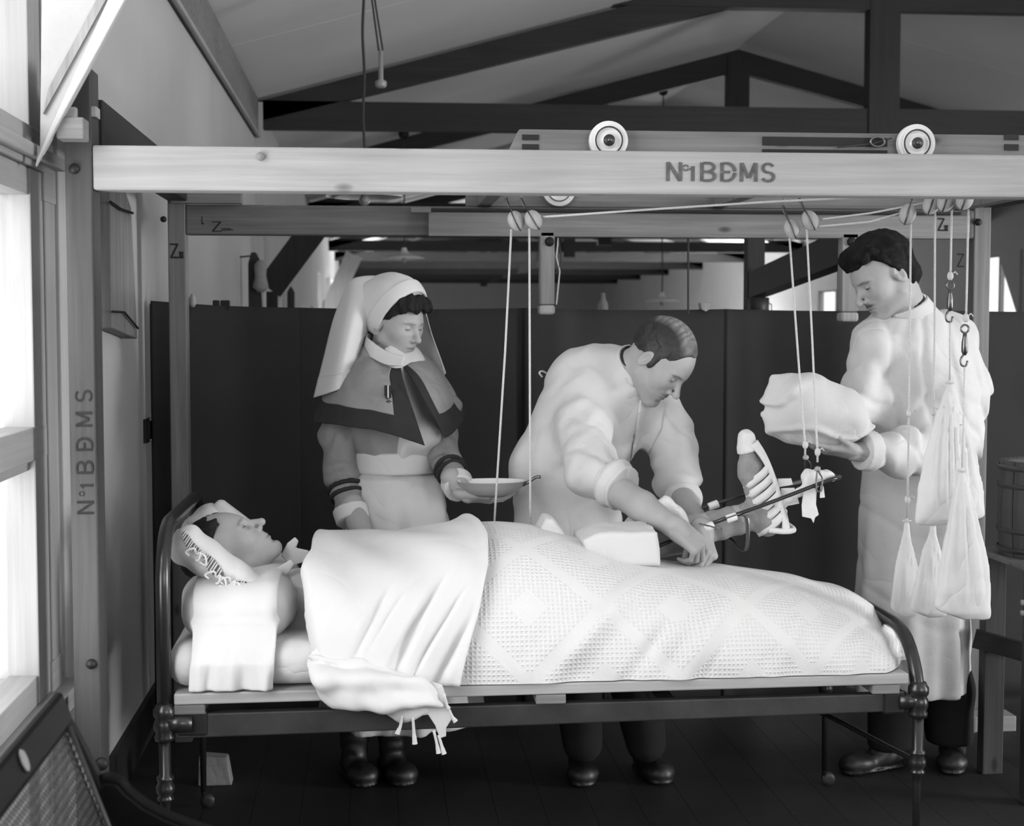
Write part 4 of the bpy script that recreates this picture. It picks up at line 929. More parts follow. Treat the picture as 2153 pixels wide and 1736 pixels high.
def hand_sdf(P, stub=.03, curl=(.3,.4,.3), spread=.06, thumb=((.55,.75,-.35),(.85,.45,-.25)), curls=None, back=None):
    """hand space: wrist at 0, +x to the fingers, +y thumb side, +z back of the hand"""
    d = s_box(P, (.046, .001, 0), (.044, .039, .0125), .012)
    d = smin(d, s_ell(P, (.030, .024, -.008), (.030, .016, .014)), .012)
    d = smin(d, s_flat(P, (-stub, 0, .0), (.012, 0, 0), .027+.04*stub, .026, (0,0,1), .72), .025)
    lens = [(.041,.025,.020), (.045,.029,.022), (.041,.027,.021), (.032,.020,.018)]
    for k in range(4):
        cu = (curls[k] if curls else curl); a = 0.0; dirs = []
        sp = spread*(1.5-k)
        for j in range(3):
            a += cu[j]; dirs.append((math.cos(a)*math.cos(sp), math.sin(sp)*math.cos(a), -math.sin(a)))
        e, tip = finger(P, (.085-.004*abs(k-1), .0285-.0193*k, .001), dirs, lens[k], (.0088,.0092,.0088,.0078)[k])
        d = smin(d, e, .0045)
    t0, t1 = norm(thumb[0]), norm(thumb[1])
    e, tip = finger(P, (.018, .030, -.006), (t0, t0*.6+t1*.4, t1), (.036, .032, .024), .0112)
    return smin(d, e, .008)
def make_hand(w, R, scale=1.0, mirror=False, h=.0023, tone=1.0, **kw):
    V, F = surf(lambda P: hand_sdf(P, **kw), (-.115,-.075,-.13), (.20,.11,.06), h)
    C = np.full(len(V), SKIN*.95*tone)*(1-.10*np.clip(wob(V, 90, 3), 0, 1))
    if mirror: V = V*(1,-1,1); F = F[:, ::-1]
    return np.asarray(w)+(V*scale)@R.T, F, C
def hand_basis(along, back):
    X = norm(along); Z = norm(np.asarray(back, float)-X*np.dot(back, X)); return np.stack([X, np.cross(Z, X), Z], 1)
def limb(pts, rad, h=.006, k=.02):
    V, F = surf(lambda P: s_chain(P, pts, rad, k), *bbox(pts, max(rad)+.02), h); return V, F, np.full(len(V), SKIN*.95)
def person(name_loc, label):
    return thing('person', tuple(name_loc), label, 'person')
def body_obj(parts, parent):
    V, F, C = join_parts(parts); return obj('body', V, F, M['skin'], parent, True, col=C)
def sdf_obj(name, f, lo, hi, h, mat, parent):
    V, F = surf(f, lo, hi, h)
    if name in ('front_flap', 'rolled_cuff', 'cuff', 'stripe', 'coat_collar', 'gown_collar', 'neckband', 'apron_bib'): V, F = largest(V, F)
    return obj(name, V, F, mat, parent, True)
def boot(toe, heel, zt, parent, mat='leather', lean=(0,0)):
    toe = np.asarray(toe, float); heel = np.asarray(heel, float); ax = norm(toe-heel); an = heel+ax*.05
    def f(P):
        d = s_flat(P, heel+(0,0,.035), toe+(0,0,.032)-ax*.03, .036, .036, (0,0,1), .85)
        d = smin(d, s_ell(P, toe-ax*.05+(0,0,.035), (.055,.045,.035)), .02)
        d = smin(d, s_cone(P, an+(0,0,.06), an+(lean[0],lean[1],zt), .042, .052), .03)
        d = smax(d, -(P[:,2]-.012), .004)
        d = smin(d, s_flat(P, heel+(0,0,.010), toe-ax*.035+(0,0,.010), .041, .044, (0,0,1), .24), .002)
        return d+.0018*np.sin(P[:,2]*130+8*wob(P, 20, 4))*np.exp(-((P[:,2]-.11)/.06)**2)
    lo, hi = bbox([toe, heel, an+(lean[0],lean[1],zt)], .08); lo[2] = -.01
    return sdf_obj('boot', f, lo, hi, .007, M[mat], parent)

# ------------------------------------------------------------------ the patient
pat = person((.3, 4.2, ZP1), 'patient lying on his back in bed, head on the pillows')
Zh = norm(PY(432, 1046, 4.17)-PY(585, 1140, 4.17)); Xh = norm(np.array((Zh[2], 0, -Zh[0]))); Xh = Xh if Xh[2] > 0 else -Xh
Yh = np.cross(Zh, Xh); Rp = np.stack([Xh, Yh, Zh], 1)
cp = PY(587, 1142, 4.17)-Rp@np.array((.090, 0, -.104))
po = dict(lid=.38, brow=.5, neck=((-.025,0,-.05), (-.055,0,-.21), .054), tone=.92, gaze=(0,.2), nose=1.15, mouth=.0006)
parts = [make_head(cp, Rp, 1.0, po)]
nb = cp+Rp@np.array((-.05,0,-.19))
# torso, arms and legs hidden under the bedding; the raised right leg
tor = [nb, nb+(.12,.0,-.03), np.array((.35,4.22,.70)), np.array((.62,4.22,.69))]
parts.append(limb(tor, [.06,.11,.12,.12], .016, .05))
LY = 4.35
KNEE, ANK = PY(1300, 1158, LY), PY(1592, 1082, LY)
parts.append(limb([np.array((.62,4.14,.69)), np.array((.95,4.10,.66)), np.array((1.30,4.08,.62))], [.08,.055,.04], .014))
parts.append(limb([np.array((.62,4.28,.70)), KNEE+(-.1,0,-.02), KNEE, KNEE*.55+ANK*.45, ANK*.85+KNEE*.15, ANK], [.08,.06,.055,.052,.040,.036], .006))
for sy in (-.19, .19): parts.append(limb([nb+(.06,sy*.7,-.05), np.array((.28,4.22+sy*1.1,.66)), np.array((.52,4.22+sy*.9,.66))], [.05,.045,.035], .014))
body_obj(parts, pat)
def f_phair(p):
    ay = np.abs(p[:,1]); q = np.stack([p[:,0], ay, p[:,2]], 1)
    d = s_ell(q, (-.020, 0, .038), (.100, .082, .094))-.001
    line = .062-.45*np.clip(p[:,2]-.07, -.2, .0)-.9*np.clip(ay-.045,0,1)
    d = smax(d, p[:,0]-(.058-1.1*np.clip(.075-p[:,2], 0, .06)-.2*ay), .006)
    d = smax(d, -.03-p[:,2]+.35*(p[:,0]+.02), .01)
    d = smin(d, s_ell(q, (.035, .055, .078), (.03, .022, .018)), .02)
    return d+.003*np.sin(p[:,2]*160+p[:,0]*60+4*wob(p, 40, 3))+.002*wob(p, 120, 5)
V, F = hair_mesh(cp, Rp, 1.0, po, f_phair); obj('hair', V, F, M['hair'], pat, True)
# night shirt collar and front
sh0 = nb+(.02,0,0)
def f_shirt(P):
    d = s_chain(P, [nb+Rp@np.array((0,0,.035)), nb+(.07,0,-.035), nb+(.22,0,-.03)], [.066,.125,.15], .05)
    d = smax(d, -s_chain(P, [cp, nb+Rp@np.array((.01,0,.01)), nb+(.06,0,-.02)], [.062,.062,.05], .02), .004)
    d = smax(d, (P-(nb+Rp@np.array((0,0,.055))))@Rp[:,2], .004)
    return d+.004*np.sin((P@Rp[:,0])*70+5*wob(P, 20, 8))+.003*wob(P, 45, 9)
sdf_obj('night_shirt', f_shirt, nb-(.2,.2,.2), nb+(.3,.2,.2), .0065, M['linen2'], pat)
MB().prism([PY(590,1168,4.19), PY(604,1142,4.19), PY(620,1129,4.19), PY(628,1138,4.19), PY(622,1152,4.19), PY(650,1158,4.19), PY(645,1180,4.19), PY(612,1190,4.19)], (0,.012,0)).build('collar_lapel', M['linen2'], pat, bev=.004)
MB().prism([PY(556,1212,4.09), PY(588,1190,4.09), PY(612,1176,4.09), PY(620,1184,4.09), PY(606,1206,4.09), PY(570,1230,4.09)], (0,.014,0)).build('collar_lapel', M['linen2'], pat, bev=.004)
# bandage on leg and foot, with strapping
HEEL, TOE = PY(1622, 1096, LY), PY(1570, 928, LY)
BALL = PY(1578, 990, LY)
def f_foot(P):
    d = s_chain(P, [KNEE*.15+ANK*.85, ANK], [.040,.040], .02)
    d = smin(d, s_ell(P, HEEL+(-.012,0,.004), (.030,.034,.036)), .03)
    d = smin(d, s_flat(P, HEEL*.75+ANK*.25, BALL, .040, .036, (1,0,.2), .95), .03)
    d = smin(d, s_flat(P, BALL, TOE, .036, .028, (1,0,0), (.85,.75)), .02)
    ax = norm(TOE-HEEL); t = (P-HEEL)@ax
    return d-.004+.0025*np.abs(np.sin(t*75+.6*P[:,0]*40))
V, F = surf(f_foot, *bbox([HEEL, TOE, KNEE*.15+ANK*.85], .07), .0042); obj('foot_bandage', V, F, M['bandage_grey'], pat, True)
axl = norm(ANK-KNEE)
def f_leg(P):
    a, b = KNEE*.42+ANK*.58, ANK-(axl*.0)
    d = s_cone(P, a, b, .050, .046); t = (P-a)@axl
    return smax(d+.004*np.abs(np.sin(t*55+P[:,2]*14)), -(t), .004)
V, F = surf(f_leg, *bbox([KNEE, ANK], .08), .0045); obj('leg_bandage', V, F, M['bandage_grey'], pat, True)
sole = norm(np.cross(TOE-HEEL, (0,1,0))); sole = sole if sole[0] > 0 else -sole
axf = norm(TOE-HEEL)
def foot_pt(t, a):      # point on the foot, t along heel-toe, a = angle round it (0 = toward the camera, 90 = sole)
    c = HEEL+(TOE-HEEL)*t; r = np.interp(t, [0,.3,.6,.8,1], [.047,.047,.044,.040,.033]); a = math.radians(a)
    return c+r*(math.cos(a)*np.array((0,-1.,0))+math.sin(a)*sole)
def fband(name, pts, w, mat, th=.004):      # flat strip lying on the foot
    P = spline([foot_pt(*p) for p in pts], 5); q = np.gradient(P, axis=0); c = HEEL+((P-HEEL)@axf)[:,None]*axf; n = P-c; n /= np.linalg.norm(n, axis=1, keepdims=True)
    s_ = np.cross(q, n); s_ /= np.linalg.norm(s_, axis=1, keepdims=True); return grid_obj(name, np.stack([P-s_*w/2+n*.004, P+n*.007, P+s_*w/2+n*.004], 1), mat, pat, thick=th)
fband('lint_strip', [(.98,20),(.8,40),(.6,52),(.4,55),(.2,50),(.0,42),(-.12,30)], .030, M['bandage'])
for k in range(6):
    t = .02+.115*k; fband('wrap_band', [(t-.10,-88),(t-.06,-45),(t,0),(t+.04,30),(t+.06,52)], .0235, M['bandage'])
for k in range(5):
    t = .04+.10*k; fband('lace_strip', [(t,50),(t+.03,72),(t+.05,98),(t+.06,125)], .013, M['bandage'], .003)
sdf_obj('toe_cap', lambda P: smax(f_foot(P)-.006+.002*wob(P, 50, 4), .045-(P-TOE)@axf-.075, .004), TOE-.09, TOE+.09, .0045, M['bandage'], pat)
MB().tube(spline([foot_pt(-.05,-30), foot_pt(-.12,20), foot_pt(-.16,60)+sole*.01, foot_pt(-.10,110)], 6), .009, 8).build('heel_loop', M['bandage'], pat, True)
for k in range(3):
    a = foot_pt(.42-.12*k, 75)+sole*.004
    MB().prism([a+(0,-.004,.014), a+sole*.030+(.012,-.006,.006), a+sole*.034+(.014,-.006,-.014), a+(0,-.004,-.012)], (0,.004,0)).build('loose_tab', M['bandage'], pat, bev=.001)

def f_tail(P):
    d = s_cone(P, PY(1398, 1060, LY-.03), PY(1436, 1104, LY-.06), .026, .014); d = smin(d, s_ell(P, PY(1425, 1085, LY-.05), (.02,.03,.028)), .02)
    return d+.005*wob(P, 55, 7)+.004*np.sin(P[:,0]*120+P[:,2]*90)
sdf_obj('bandage_tail', f_tail, *bbox([PY(1390,1050,LY-.08), PY(1445,1115,LY+.02)], .03), .0045, M['bandage'], pat)
# ------------------------------------------------------------------ standing figures
def face_basis(pos, psi, phi, roll=0):
    to = norm((CAM-np.asarray(pos))*(1,1,0)); r = np.cross((0,0,1.), -to); r = norm(r); r = r if r[0] > 0 else -r
    ps, ph = math.radians(psi), math.radians(phi); h = math.sin(ps)*r+math.cos(ps)*to
    return basis(math.cos(ph)*h-math.sin(ph)*np.array((0,0,1.)), roll)
def net(ctrl, nu, nv):
    """smooth surface through a control net ctrl[row][col]"""
    C = np.asarray(ctrl, float)
    A = np.stack([spline(C[i], nu) for i in range(C.shape[0])], 0)
    return np.stack([spline(A[:, j], nv) for j in range(A.shape[1])], 1)
def split_sheet(name, G, mask, mat_a, name_b, mat_b, parent, thick=.004):
    """quads where mask is False -> part a, True -> part b"""
    a, b = G.shape[:2]; I = np.arange(a*b).reshape(a, b)
    F = np.stack([I[:-1,:-1], I[1:,:-1], I[1:,1:], I[:-1,1:]], -1).reshape(-1, 4); m = mask[:-1,:-1].reshape(-1)
    res = []
    for nm, f, mt_ in ((name, F[~m], mat_a), (name_b, F[m], mat_b)):
        u, inv = np.unique(f, return_inverse=True); o = obj(nm, G.reshape(-1, 3)[u], inv.reshape(-1, 4), mt_, parent, True)
        md = o.modifiers.new('thickness', 'SOLIDIFY'); md.thickness = thick; md.offset = 0; res.append(o)
    return res
def band(f, a, ax, t0, t1, grow=.003):
    """slice of a sleeve: f inflated, between two planes across axis ax"""
    a = np.asarray(a, float); ax = norm(ax)
    def g(P): t = (P-a)@ax; return smax(smax(f(P)-grow, t0-t, .001), t-t1, .001)
    return g

# ================= nurse
NY = 4.9
def n_(px, py, dy=0.0): return PY(px, py, NY+dy)
hc = n_(832, 678); nur = person(hc*(1,1,0)+(0,.02,0), 'nurse in white veil and short dark bordered cape holding a shallow dish')
Rn = face_basis(hc, 50, 16, 0)
no = dict(lid=.72, brow=.55, jaw=.95, nose=.85, gaze=(0,-.6), neck=((-.022,0,-.05), (-.03,0,-.19), .048))
SN = .95
parts = [make_head(hc, Rn, SN, no)]
# forearm and hand into the bedding, and hand under the dish
rw, rh = n_(752, 1098, -.16), n_(782, 1165, -.26)
parts.append(limb([n_(740, 1060, -.12), rw, rh], [.037,.033,.030], .004)); parts.append(make_hand(rh, hand_basis((.3,-.5,-.8), (-.5,-.4,.3)), .92, h=.0028))
lw = n_(978, 1040, -.27)
parts.append(make_hand(lw, hand_basis((.97,-.16,-.12), (-.05,-.38,-.92)), .95, mirror=True, stub=.015, curls=[(.25,.35,.2),(.3,.4,.25),(.3,.42,.3),(.35,.45,.3)], spread=.04, thumb=((.6,.7,-.5),(.85,.3,-.4))))
parts.append(limb([n_(950, 1005, -.22), lw+(.01,0,0)], [.034,.027], .004))
hipn = n_(830, 1000)
parts.append(limb([hc+Rn@np.array((-.05,0,-.17)), n_(825, 860, .03), hipn, hipn*(1,1,0)+(0,0,.5), hipn*(1,1,0)+(0,0,.35)], [.05,.10,.09,.09,.04], .02, .05))
body_obj(parts, nur)
def f_nhair(p):
    ay = np.abs(p[:,1]); q = np.stack([p[:,0], ay, p[:,2]], 1)
    d = s_ell(q, (-.014, 0, .040), (.107, .088, .098)); d = smin(d, s_ell(q, (.050, .026, .076), (.056, .054, .038)), .02)
    d = smin(d, s_ell(q, (.022, .072, .030), (.034, .017, .030)), .015)
    line = .064-.55*np.clip(.075-p[:,0], 0, .09)-.16*ay+.006*np.sin(p[:,1]*110)
    d = smax(d, line-p[:,2], .008)
    d = smin(d, s_ell(q, (-.085, .0, -.02), (.035, .06, .05)), .02)
    return d+.003*np.sin(p[:,0]*120+p[:,1]*150+5*wob(p, 40, 3))+.003*wob(p, 90, 5)
V, F = hair_mesh(hc, Rn, SN, no, f_nhair); obj('hair', V, F, M['hair'], nur, True)
A = np.array((.060, 0, .118)); nA = norm((.90, 0, -.43))
def f_cap(p):
    q = p*(1, 1, 1); d = s_ell(q, (-.022, 0, .052), (.118, .101, .116))
    d = smin(d, s_ell(q, (-.105, 0, .03), (.062, .090, .088)), .05)
    t = (p-A)@nA
    d = smax(d+.002*np.sin(p[:,1]*90+p[:,2]*40)*np.clip(-t/.08, 0, 1), t, .003)
    d = smax(d, -(s_ell(q, (-.022, 0, .040), (.108, .091, .095))), .002)
    return smax(d, -.105-p[:,2]-.3*p[:,0], .004)
V, F = hair_mesh(hc, Rn, SN, no, f_cap, .0035, ((-.18,-.13,-.16),(.13,.13,.17))); vl = obj('veil', V, F, M['linen'], nur, True)
def f_bandv(p):
    d = np.abs(s_ell(p, (-.022, 0, .052), (.120, .103, .118)))-.0045; t = (p-A)@nA
    return smax(smax(smax(d, t-.004, .001), -.046-t, .001), -.062-p[:,2], .002)
V, F = hair_mesh(hc, Rn, SN, no, f_bandv, .0030, ((-.18,-.13,-.16),(.13,.13,.17))); obj('veil_band', V, F, M['linen'], vl, True)
rows = []
cols = [([(734,592),(704,665),(682,750),(661,836)], [.05,.03,.02,.0]), ([(750,584),(733,660),(716,750),(704,822)], [.03,-.06,-.10,-.13]), ([(778,580),(762,660),(746,740),(738,806)], [.03,-.05,-.07,-.08]),
        ([(806,582),(790,665),(772,730),(760,800)], [.04,.05,.07,.07]), ([(828,590),(820,690),(830,750),(838,800)], [.08,.13,.15,.17]), ([(856,600),(862,690),(880,745),(890,795)], [.09,.13,.13,.14]),
        ([(880,615),(900,690),(918,750),(927,793)], [.08,.09,.08,.07]), ([(892,640),(908,700),(926,750),(938,784)], [.06,.07,.06,.05])]
ctrl = [[n_(*c[0][i], c[1][i]) for c in cols] for i in range(4)]
G = net(ctrl, 12, 16); grid_obj('veil_drape', G, M['linen'], vl, thick=.003)
k = int(G.shape[0]*.82); G2 = G[k:].copy(); 
grid_obj('veil_hem', G2+np.array((0,-.003,0)), M['linen'], vl, thick=.004)
# collar: stiff white band
top = [(850,716,.06),(818,700,.085),(786,698,.05),(772,706,.0),(786,720,-.055),(815,740,-.085),(851,750,-.105)]
mid_ = [(862,736,.06),(818,716,.095),(780,714,.055),(768,722,.0),(784,738,-.065),(813,755,-.10),(849,760,-.118)]
bot = [(872,752,.06),(818,734,.105),(776,730,.06),(767,738,.0),(784,753,-.075),(812,767,-.112),(846,770,-.128)]
grid_obj('collar', net([[n_(*c) for c in row] for row in (top, mid_, bot)], 10, 6), M['linen'], nur, thick=.004)
# cape: control net neck / shoulder / hem
neck = [(842,770,-.075),(815,768,-.07),(790,752,-.055),(774,730,-.02),(780,712,.05),(820,704,.09),(852,714,.06),(862,738,.0),(860,758,-.05),(846,770,-.075)]
upp  = [(848,800,-.16),(803,788,-.17),(762,772,-.14),(728,768,-.03),(745,745,.09),(820,740,.14),(892,748,.09),(908,768,.0),(898,785,-.09),(866,796,-.15)]
midr = [(864,848,-.22),(802,836,-.23),(732,822,-.18),(694,815,-.04),(712,790,.11),(820,785,.17),(925,790,.10),(940,812,-.01),(925,835,-.13),(892,842,-.20)]
hem  = [(893,936,-.26),(800,908,-.27),(716,894,-.20),(661,884,-.05),(690,850,.13),(820,845,.20),(958,848,.12),(974,880,-.03),(954,908,-.14),(937,918,-.20)]
G = net([[n_(*c) for c in row] for row in (neck, upp, midr, hem)], 14, 18)
uu = np.linspace(0, 1, G.shape[1])[None]+np.zeros((G.shape[0], 1)); vv = np.linspace(0, 1, G.shape[0])[:, None]+np.zeros((1, G.shape[1]))
cw_ = wob(G.reshape(-1, 3), 26, 9).reshape(uu.shape); cg = np.maximum(0, np.sin(uu*38+vv*9+2.5*wob(G.reshape(-1, 3), 9, 4).reshape(uu.shape)))**3
G = G+np.stack([0*uu, .004*cw_+.008*cg*np.minimum(1, 4*vv*(1-vv)), .003*cw_], -1)
mask = (vv > .80) | (uu < .068) | (uu > .945)
cape, cbord = split_sheet('cape', G, mask, M['greycloth'], 'cape_border', M['darkcloth'], nur)
md = thing  # medal on a ribbon
mp_ = n_(816, 826, -.235)
m1 = MB().prism([mp_+(-.012,0,.024), mp_+(.012,0,.024), mp_+(.010,0,-.014), mp_+(-.004,0,-.02), mp_+(-.012,0,-.006)], (0,-.004,0)).build('medal_ribbon', M['darkcloth'], nur)
MB().box(mp_+(-.002,-.0055,-.015), mp_+(.002,-.004,.024)).build('ribbon_stripe', M['linen'], m1)
MB().lathe(mp_+(.002,0,-.032), (0,-1,0), [(0,.010),(.005,.010),(.006,.002)], 14).build('medal', M['steel'], nur, True)
# dress bodice and apron
def f_bod(P):
    d = s_flat(P, n_(812, 800, .02), n_(822, 900, -.0), .135, .140, (.3,-1,0), .85)
    d = smin(d, s_flat(P, n_(822, 900, .0), n_(830, 975, .0), .13, .118, (.3,-1,0), .9), .04)
    return d+.004*np.sin(P[:,0]*70+4*wob(P, 12, 3))
sdf_obj('dress_bodice', f_bod, *bbox([n_(700,760), n_(960,1000), n_(830,800,.2), n_(830,800,-.2)], .03), .009, M['greycloth'], nur)
tn_ = face_basis(hc, 38, 0); wst = n_(830, 972)
def f_bib(P):
    d = smin(f_bod(P)-.010, s_ell(P, n_(872, 915, -.10), (.085,.07,.055)), .04)
    q = (P-n_(836, 880))@tn_
    return smax(smax(d, .02-q[:,0], .006), np.maximum(np.abs(q[:,1]-.02)-.095, wst[2]-.005-P[:,2]), .006)+.002*np.sin(P[:,0]*90+P[:,2]*60)
sdf_obj('apron_bib', f_bib, *bbox([n_(760,760), n_(960,990), n_(830,800,.05), n_(830,800,-.25)], .02), .006, M['linen'], nur)
wst = n_(830, 972)
def prof(z): return np.interp(z, [.19,.55,.85,1.0,wst[2]-.03,wst[2]+.04], [.265,.215,.175,.155,.122,.122])
def f_skirt(P, g=0.0):
    q = P[:, :2]-wst[:2]-np.stack([.01*(wst[2]-P[:,2]), -.0*P[:,2]], 1); an = np.arctan2(q[:,1], q[:,0]); r = np.hypot(q[:,0], q[:,1]*1.12)
    dn = np.clip((wst[2]-P[:,2])/.8, 0, 1)
    rr = prof(P[:,2])+g+dn*(.016*np.sin(an*9+1.5*np.sin(P[:,2]*4))+.010*np.sin(an*15+2))+.006*wob(P, 14, 3)-.012*np.maximum(0, np.sin((P[:,0]*.5+P[:,2])*34+4*wob(P, 9, 5)))**5*np.clip((P[:,2]-.8)*5, 0, 1)
    return smax((r-rr)*.85, np.maximum(P[:,2]-wst[2]-.02, .2-g*.7-P[:,2]), .004)
lo, hi = wst-(.33,.33,0), wst+(.33,.33,.06); lo[2] = .15
sdf_obj('skirt', lambda P: f_skirt(P, -.006), lo, hi, .012, M['greycloth'], nur)
sdf_obj('apron', lambda P: smax(f_skirt(P, .004), -((P-wst)@tn_[:,0])-.04, .006), lo, hi, .009, M['gown'], nur)
sdf_obj('waistband', lambda P: smax(np.hypot(P[:,0]-wst[0], (P[:,1]-wst[1])*1.08)-.138, np.abs(P[:,2]-wst[2]-.004)-.036, .006), wst-.16, wst+.16, .007, M['linen'], nur)
# sleeves with rank stripes and cuffs
def sleeve(parent, pts, rad, h=.0065, mat='greycloth', cuffs=(), name='sleeve', seed=1, k=.03):
    def f(P):
        d = s_chain(P, pts, rad, k); ax = norm(pts[-1]-pts[0]); t = (P-pts[0])@ax
        w2 = wob(P, 14, seed); return d+.004*np.sin(t*75+5*w2)+.0035*wob(P, 35, seed+1)+.007*np.maximum(0, np.sin(t*42+P[:,0]*30+2.5*w2))**3
    g = lambda P: smax(f(P), (P-pts[-1])@norm(pts[-1]-pts[-2]), .003)
    lo, hi = bbox(pts, max(rad)+.03); o = sdf_obj(name, g, lo, hi, h, M[mat], parent)
    for (nm, t0, t1, gr, mt_) in cuffs:
        ax = norm(pts[-1]-pts[-2]); sdf_obj(nm, band(lambda P: s_chain(P, pts, rad, k), pts[-1], ax, t0, t1, gr), lo, hi, .0055, M[mt_], o)
    return o
sleeve(nur, [n_(718, 838, -.02), n_(712, 915, -.02), n_(716, 985, -.04), n_(742, 1092, -.13)], [.050,.058,.056,.040], cuffs=(('stripe', -.120, -.106, .010, 'darkcloth'), ('stripe', -.094, -.080, .010, 'darkcloth'), ('cuff', -.040, .006, .015, 'linen')), seed=3)
sleeve(nur, [n_(938, 850, -.0), n_(925, 925, -.02), n_(930, 955, -.06), n_(966, 1026, -.23)], [.050,.052,.050,.036], cuffs=(('stripe', -.118, -.104, .010, 'darkcloth'), ('stripe', -.094, -.080, .010, 'darkcloth'), ('cuff', -.040, .006, .013, 'linen')), seed=5)
for px in (735, 815): p = n_(px, 1600)*(1,1,0); boot(p+(.06,-.12,0), p+(0,.06,0), .2, nur)
# the dish
dc = n_(1033, 1012, -.30); dish = thing('dish', tuple(dc-(0,0,.045)), 'shallow enamel dish with a spouted handle in the nurse hand', 'dish')
def ovl(prof_, mat, name, par):
    mb = MB().lathe((0,0,0), (0,0,1), prof_, 40, cap=False); mb.V = [tuple(dc+np.array(v)*(1.0,.72,1)) for v in mb.V]; return mb.build(name, mat, par, True)
b_ = ovl([(-.047,.002),(-.046,.045),(-.035,.072),(-.015,.098),(.0,.107),(.002,.110),(.0025,.107)], M['enamel_grey'], 'bowl', dish)
ovl([(.0025,.107),(-.001,.104),(-.015,.094),(-.034,.068),(-.043,.042),(-.044,.002)], M['enamel'], 'bowl_inside', b_)
MB().tube(spline([dc+(.095,-.01,-.012), dc+(.115,-.02,.0), dc+(.135,-.025,.014), dc+(.15,-.03,.016)], 4), [.005]*12+[.006], 8).build('handle', M['steel'], dish, True)

# ================= doctor
DY = 4.86
def d_(px, py, dy=0.0): return PY(px, py, DY+dy)
hd = d_(1388, 757, -.17); doc = person(d_(1250, 1100)*(1,1,0), 'balding doctor in white coat bending over the raised leg')
Rd = face_basis(hd, 62, 47, -4)
do = dict(moustache=.5, lid=.7, brow=.8, jaw=1.06, nose=1.15, stubble=.12, gaze=(0,-.6), neck=((-.028,0,-.045), (-.075,0,-.19), .062))
SD = 1.06
parts = [make_head(hd, Rd, SD, do)]
re_, rw2 = d_(1272, 1015, -.36), d_(1418, 1108, -.64)
parts.append(limb([re_, re_*.45+rw2*.55, rw2, rw2+norm(d_(1472, 1150, -.66)-rw2)*.03], [.050,.044,.029,.026], .004))
parts.append(make_hand(rw2, hand_basis(d_(1472, 1150, -.66)-rw2, (.45,-.70,.65)), 1.08, stub=.003, curls=[(.75,.7,.4),(.95,.8,.5),(1.1,.9,.5),(1.25,.9,.5)], spread=.03, thumb=((.75,.55,-.5),(.9,.2,-.45))))
le_, lw2 = d_(1430, 1040, -.16), d_(1476, 1112, -.56)
parts.append(limb([le_, lw2, lw2+norm(d_(1492, 1160, -.60)-lw2)*.03], [.045,.029,.026], .004))
parts.append(make_hand(lw2, hand_basis(d_(1492, 1160, -.60)-lw2, (.85,-.45,.35)), 1.04, stub=.004, mirror=True, curls=[(.8,.9,.6),(.9,1.0,.6),(1.0,1.0,.6),(1.1,1.0,.6)], spread=.02, thumb=((.7,.5,-.6),(.8,.1,-.6))))
parts.append(limb([hd+Rd@np.array((-.06,0,-.16)), d_(1290, 800, -.02), d_(1190, 1000), d_(1180, 1120), d_(1200, 1250), d_(1225, 1560, -.12)], [.056,.085,.10,.10,.08,.045], .02, .05))
parts.append(limb([d_(1190, 1120, .02), d_(1320, 1350, -.05), d_(1358, 1560, -.12)], [.10,.08,.045], .02, .05))
body_obj(parts, doc)
def f_dhair(p):
    ay = np.abs(p[:,1]); q = np.stack([p[:,0], ay, p[:,2]], 1)
    d = s_ell(q, (-.016, 0, .033), (.101, .0805, .0905))
    side = smax(smax(d, p[:,2]-.082-.15*np.clip(-p[:,0], 0, .1), .01), (p[:,0]-(.038-.35*np.clip(.06-p[:,2], 0, .2))), .006)
    side = smax(side, (.012-.55*np.clip(-.01-p[:,0], 0, .2))-p[:,2], .006)
    burn = s_ell(q, (.012, .073, .002), (.012, .009, .024))
    thin = smax(smax(s_ell(q, (-.014, 0, .034), (.1030, .0812, .0962)), .050-p[:,0]*.30-p[:,2], .004), p[:,0]-.072+.25*ay, .004)
    d = smin(side+.0022*np.sin(p[:,1]*190+p[:,0]*40+4*wob(p, 30, 3))+.0015*wob(p, 120, 5), burn, .01); return smin(d, thin, .004)
V, F = hair_mesh(hd, Rd, SD, do, f_dhair, .003)
lv = (V-hd)@Rd/SD; top = np.clip((lv[:,2]-.072)/.025, 0, 1)*np.clip((.056-np.abs(lv[:,1]))/.02, 0, 1); fore = np.exp(-(((lv[:,0]-.058)/.022)**2+((lv[:,1]+.012)/.03)**2))
strk = .5+.5*np.sin(lv[:,0]*330+lv[:,1]*60+3*wob(lv, 60, 4)); hcol = lin(46)*(1-top)+top*(lin(135)*(.55+.45*strk)*(1-.8*fore)+lin(50)*.8*fore)
M['hair_thin'] = flat('thinning_hair', 60, .5, var=.35, scale=70, bump=.5, bscale=140, stretch=(1,.3,1), col_attr=True)
obj('hair', V, F, M['hair_thin'], doc, True, col=hcol)
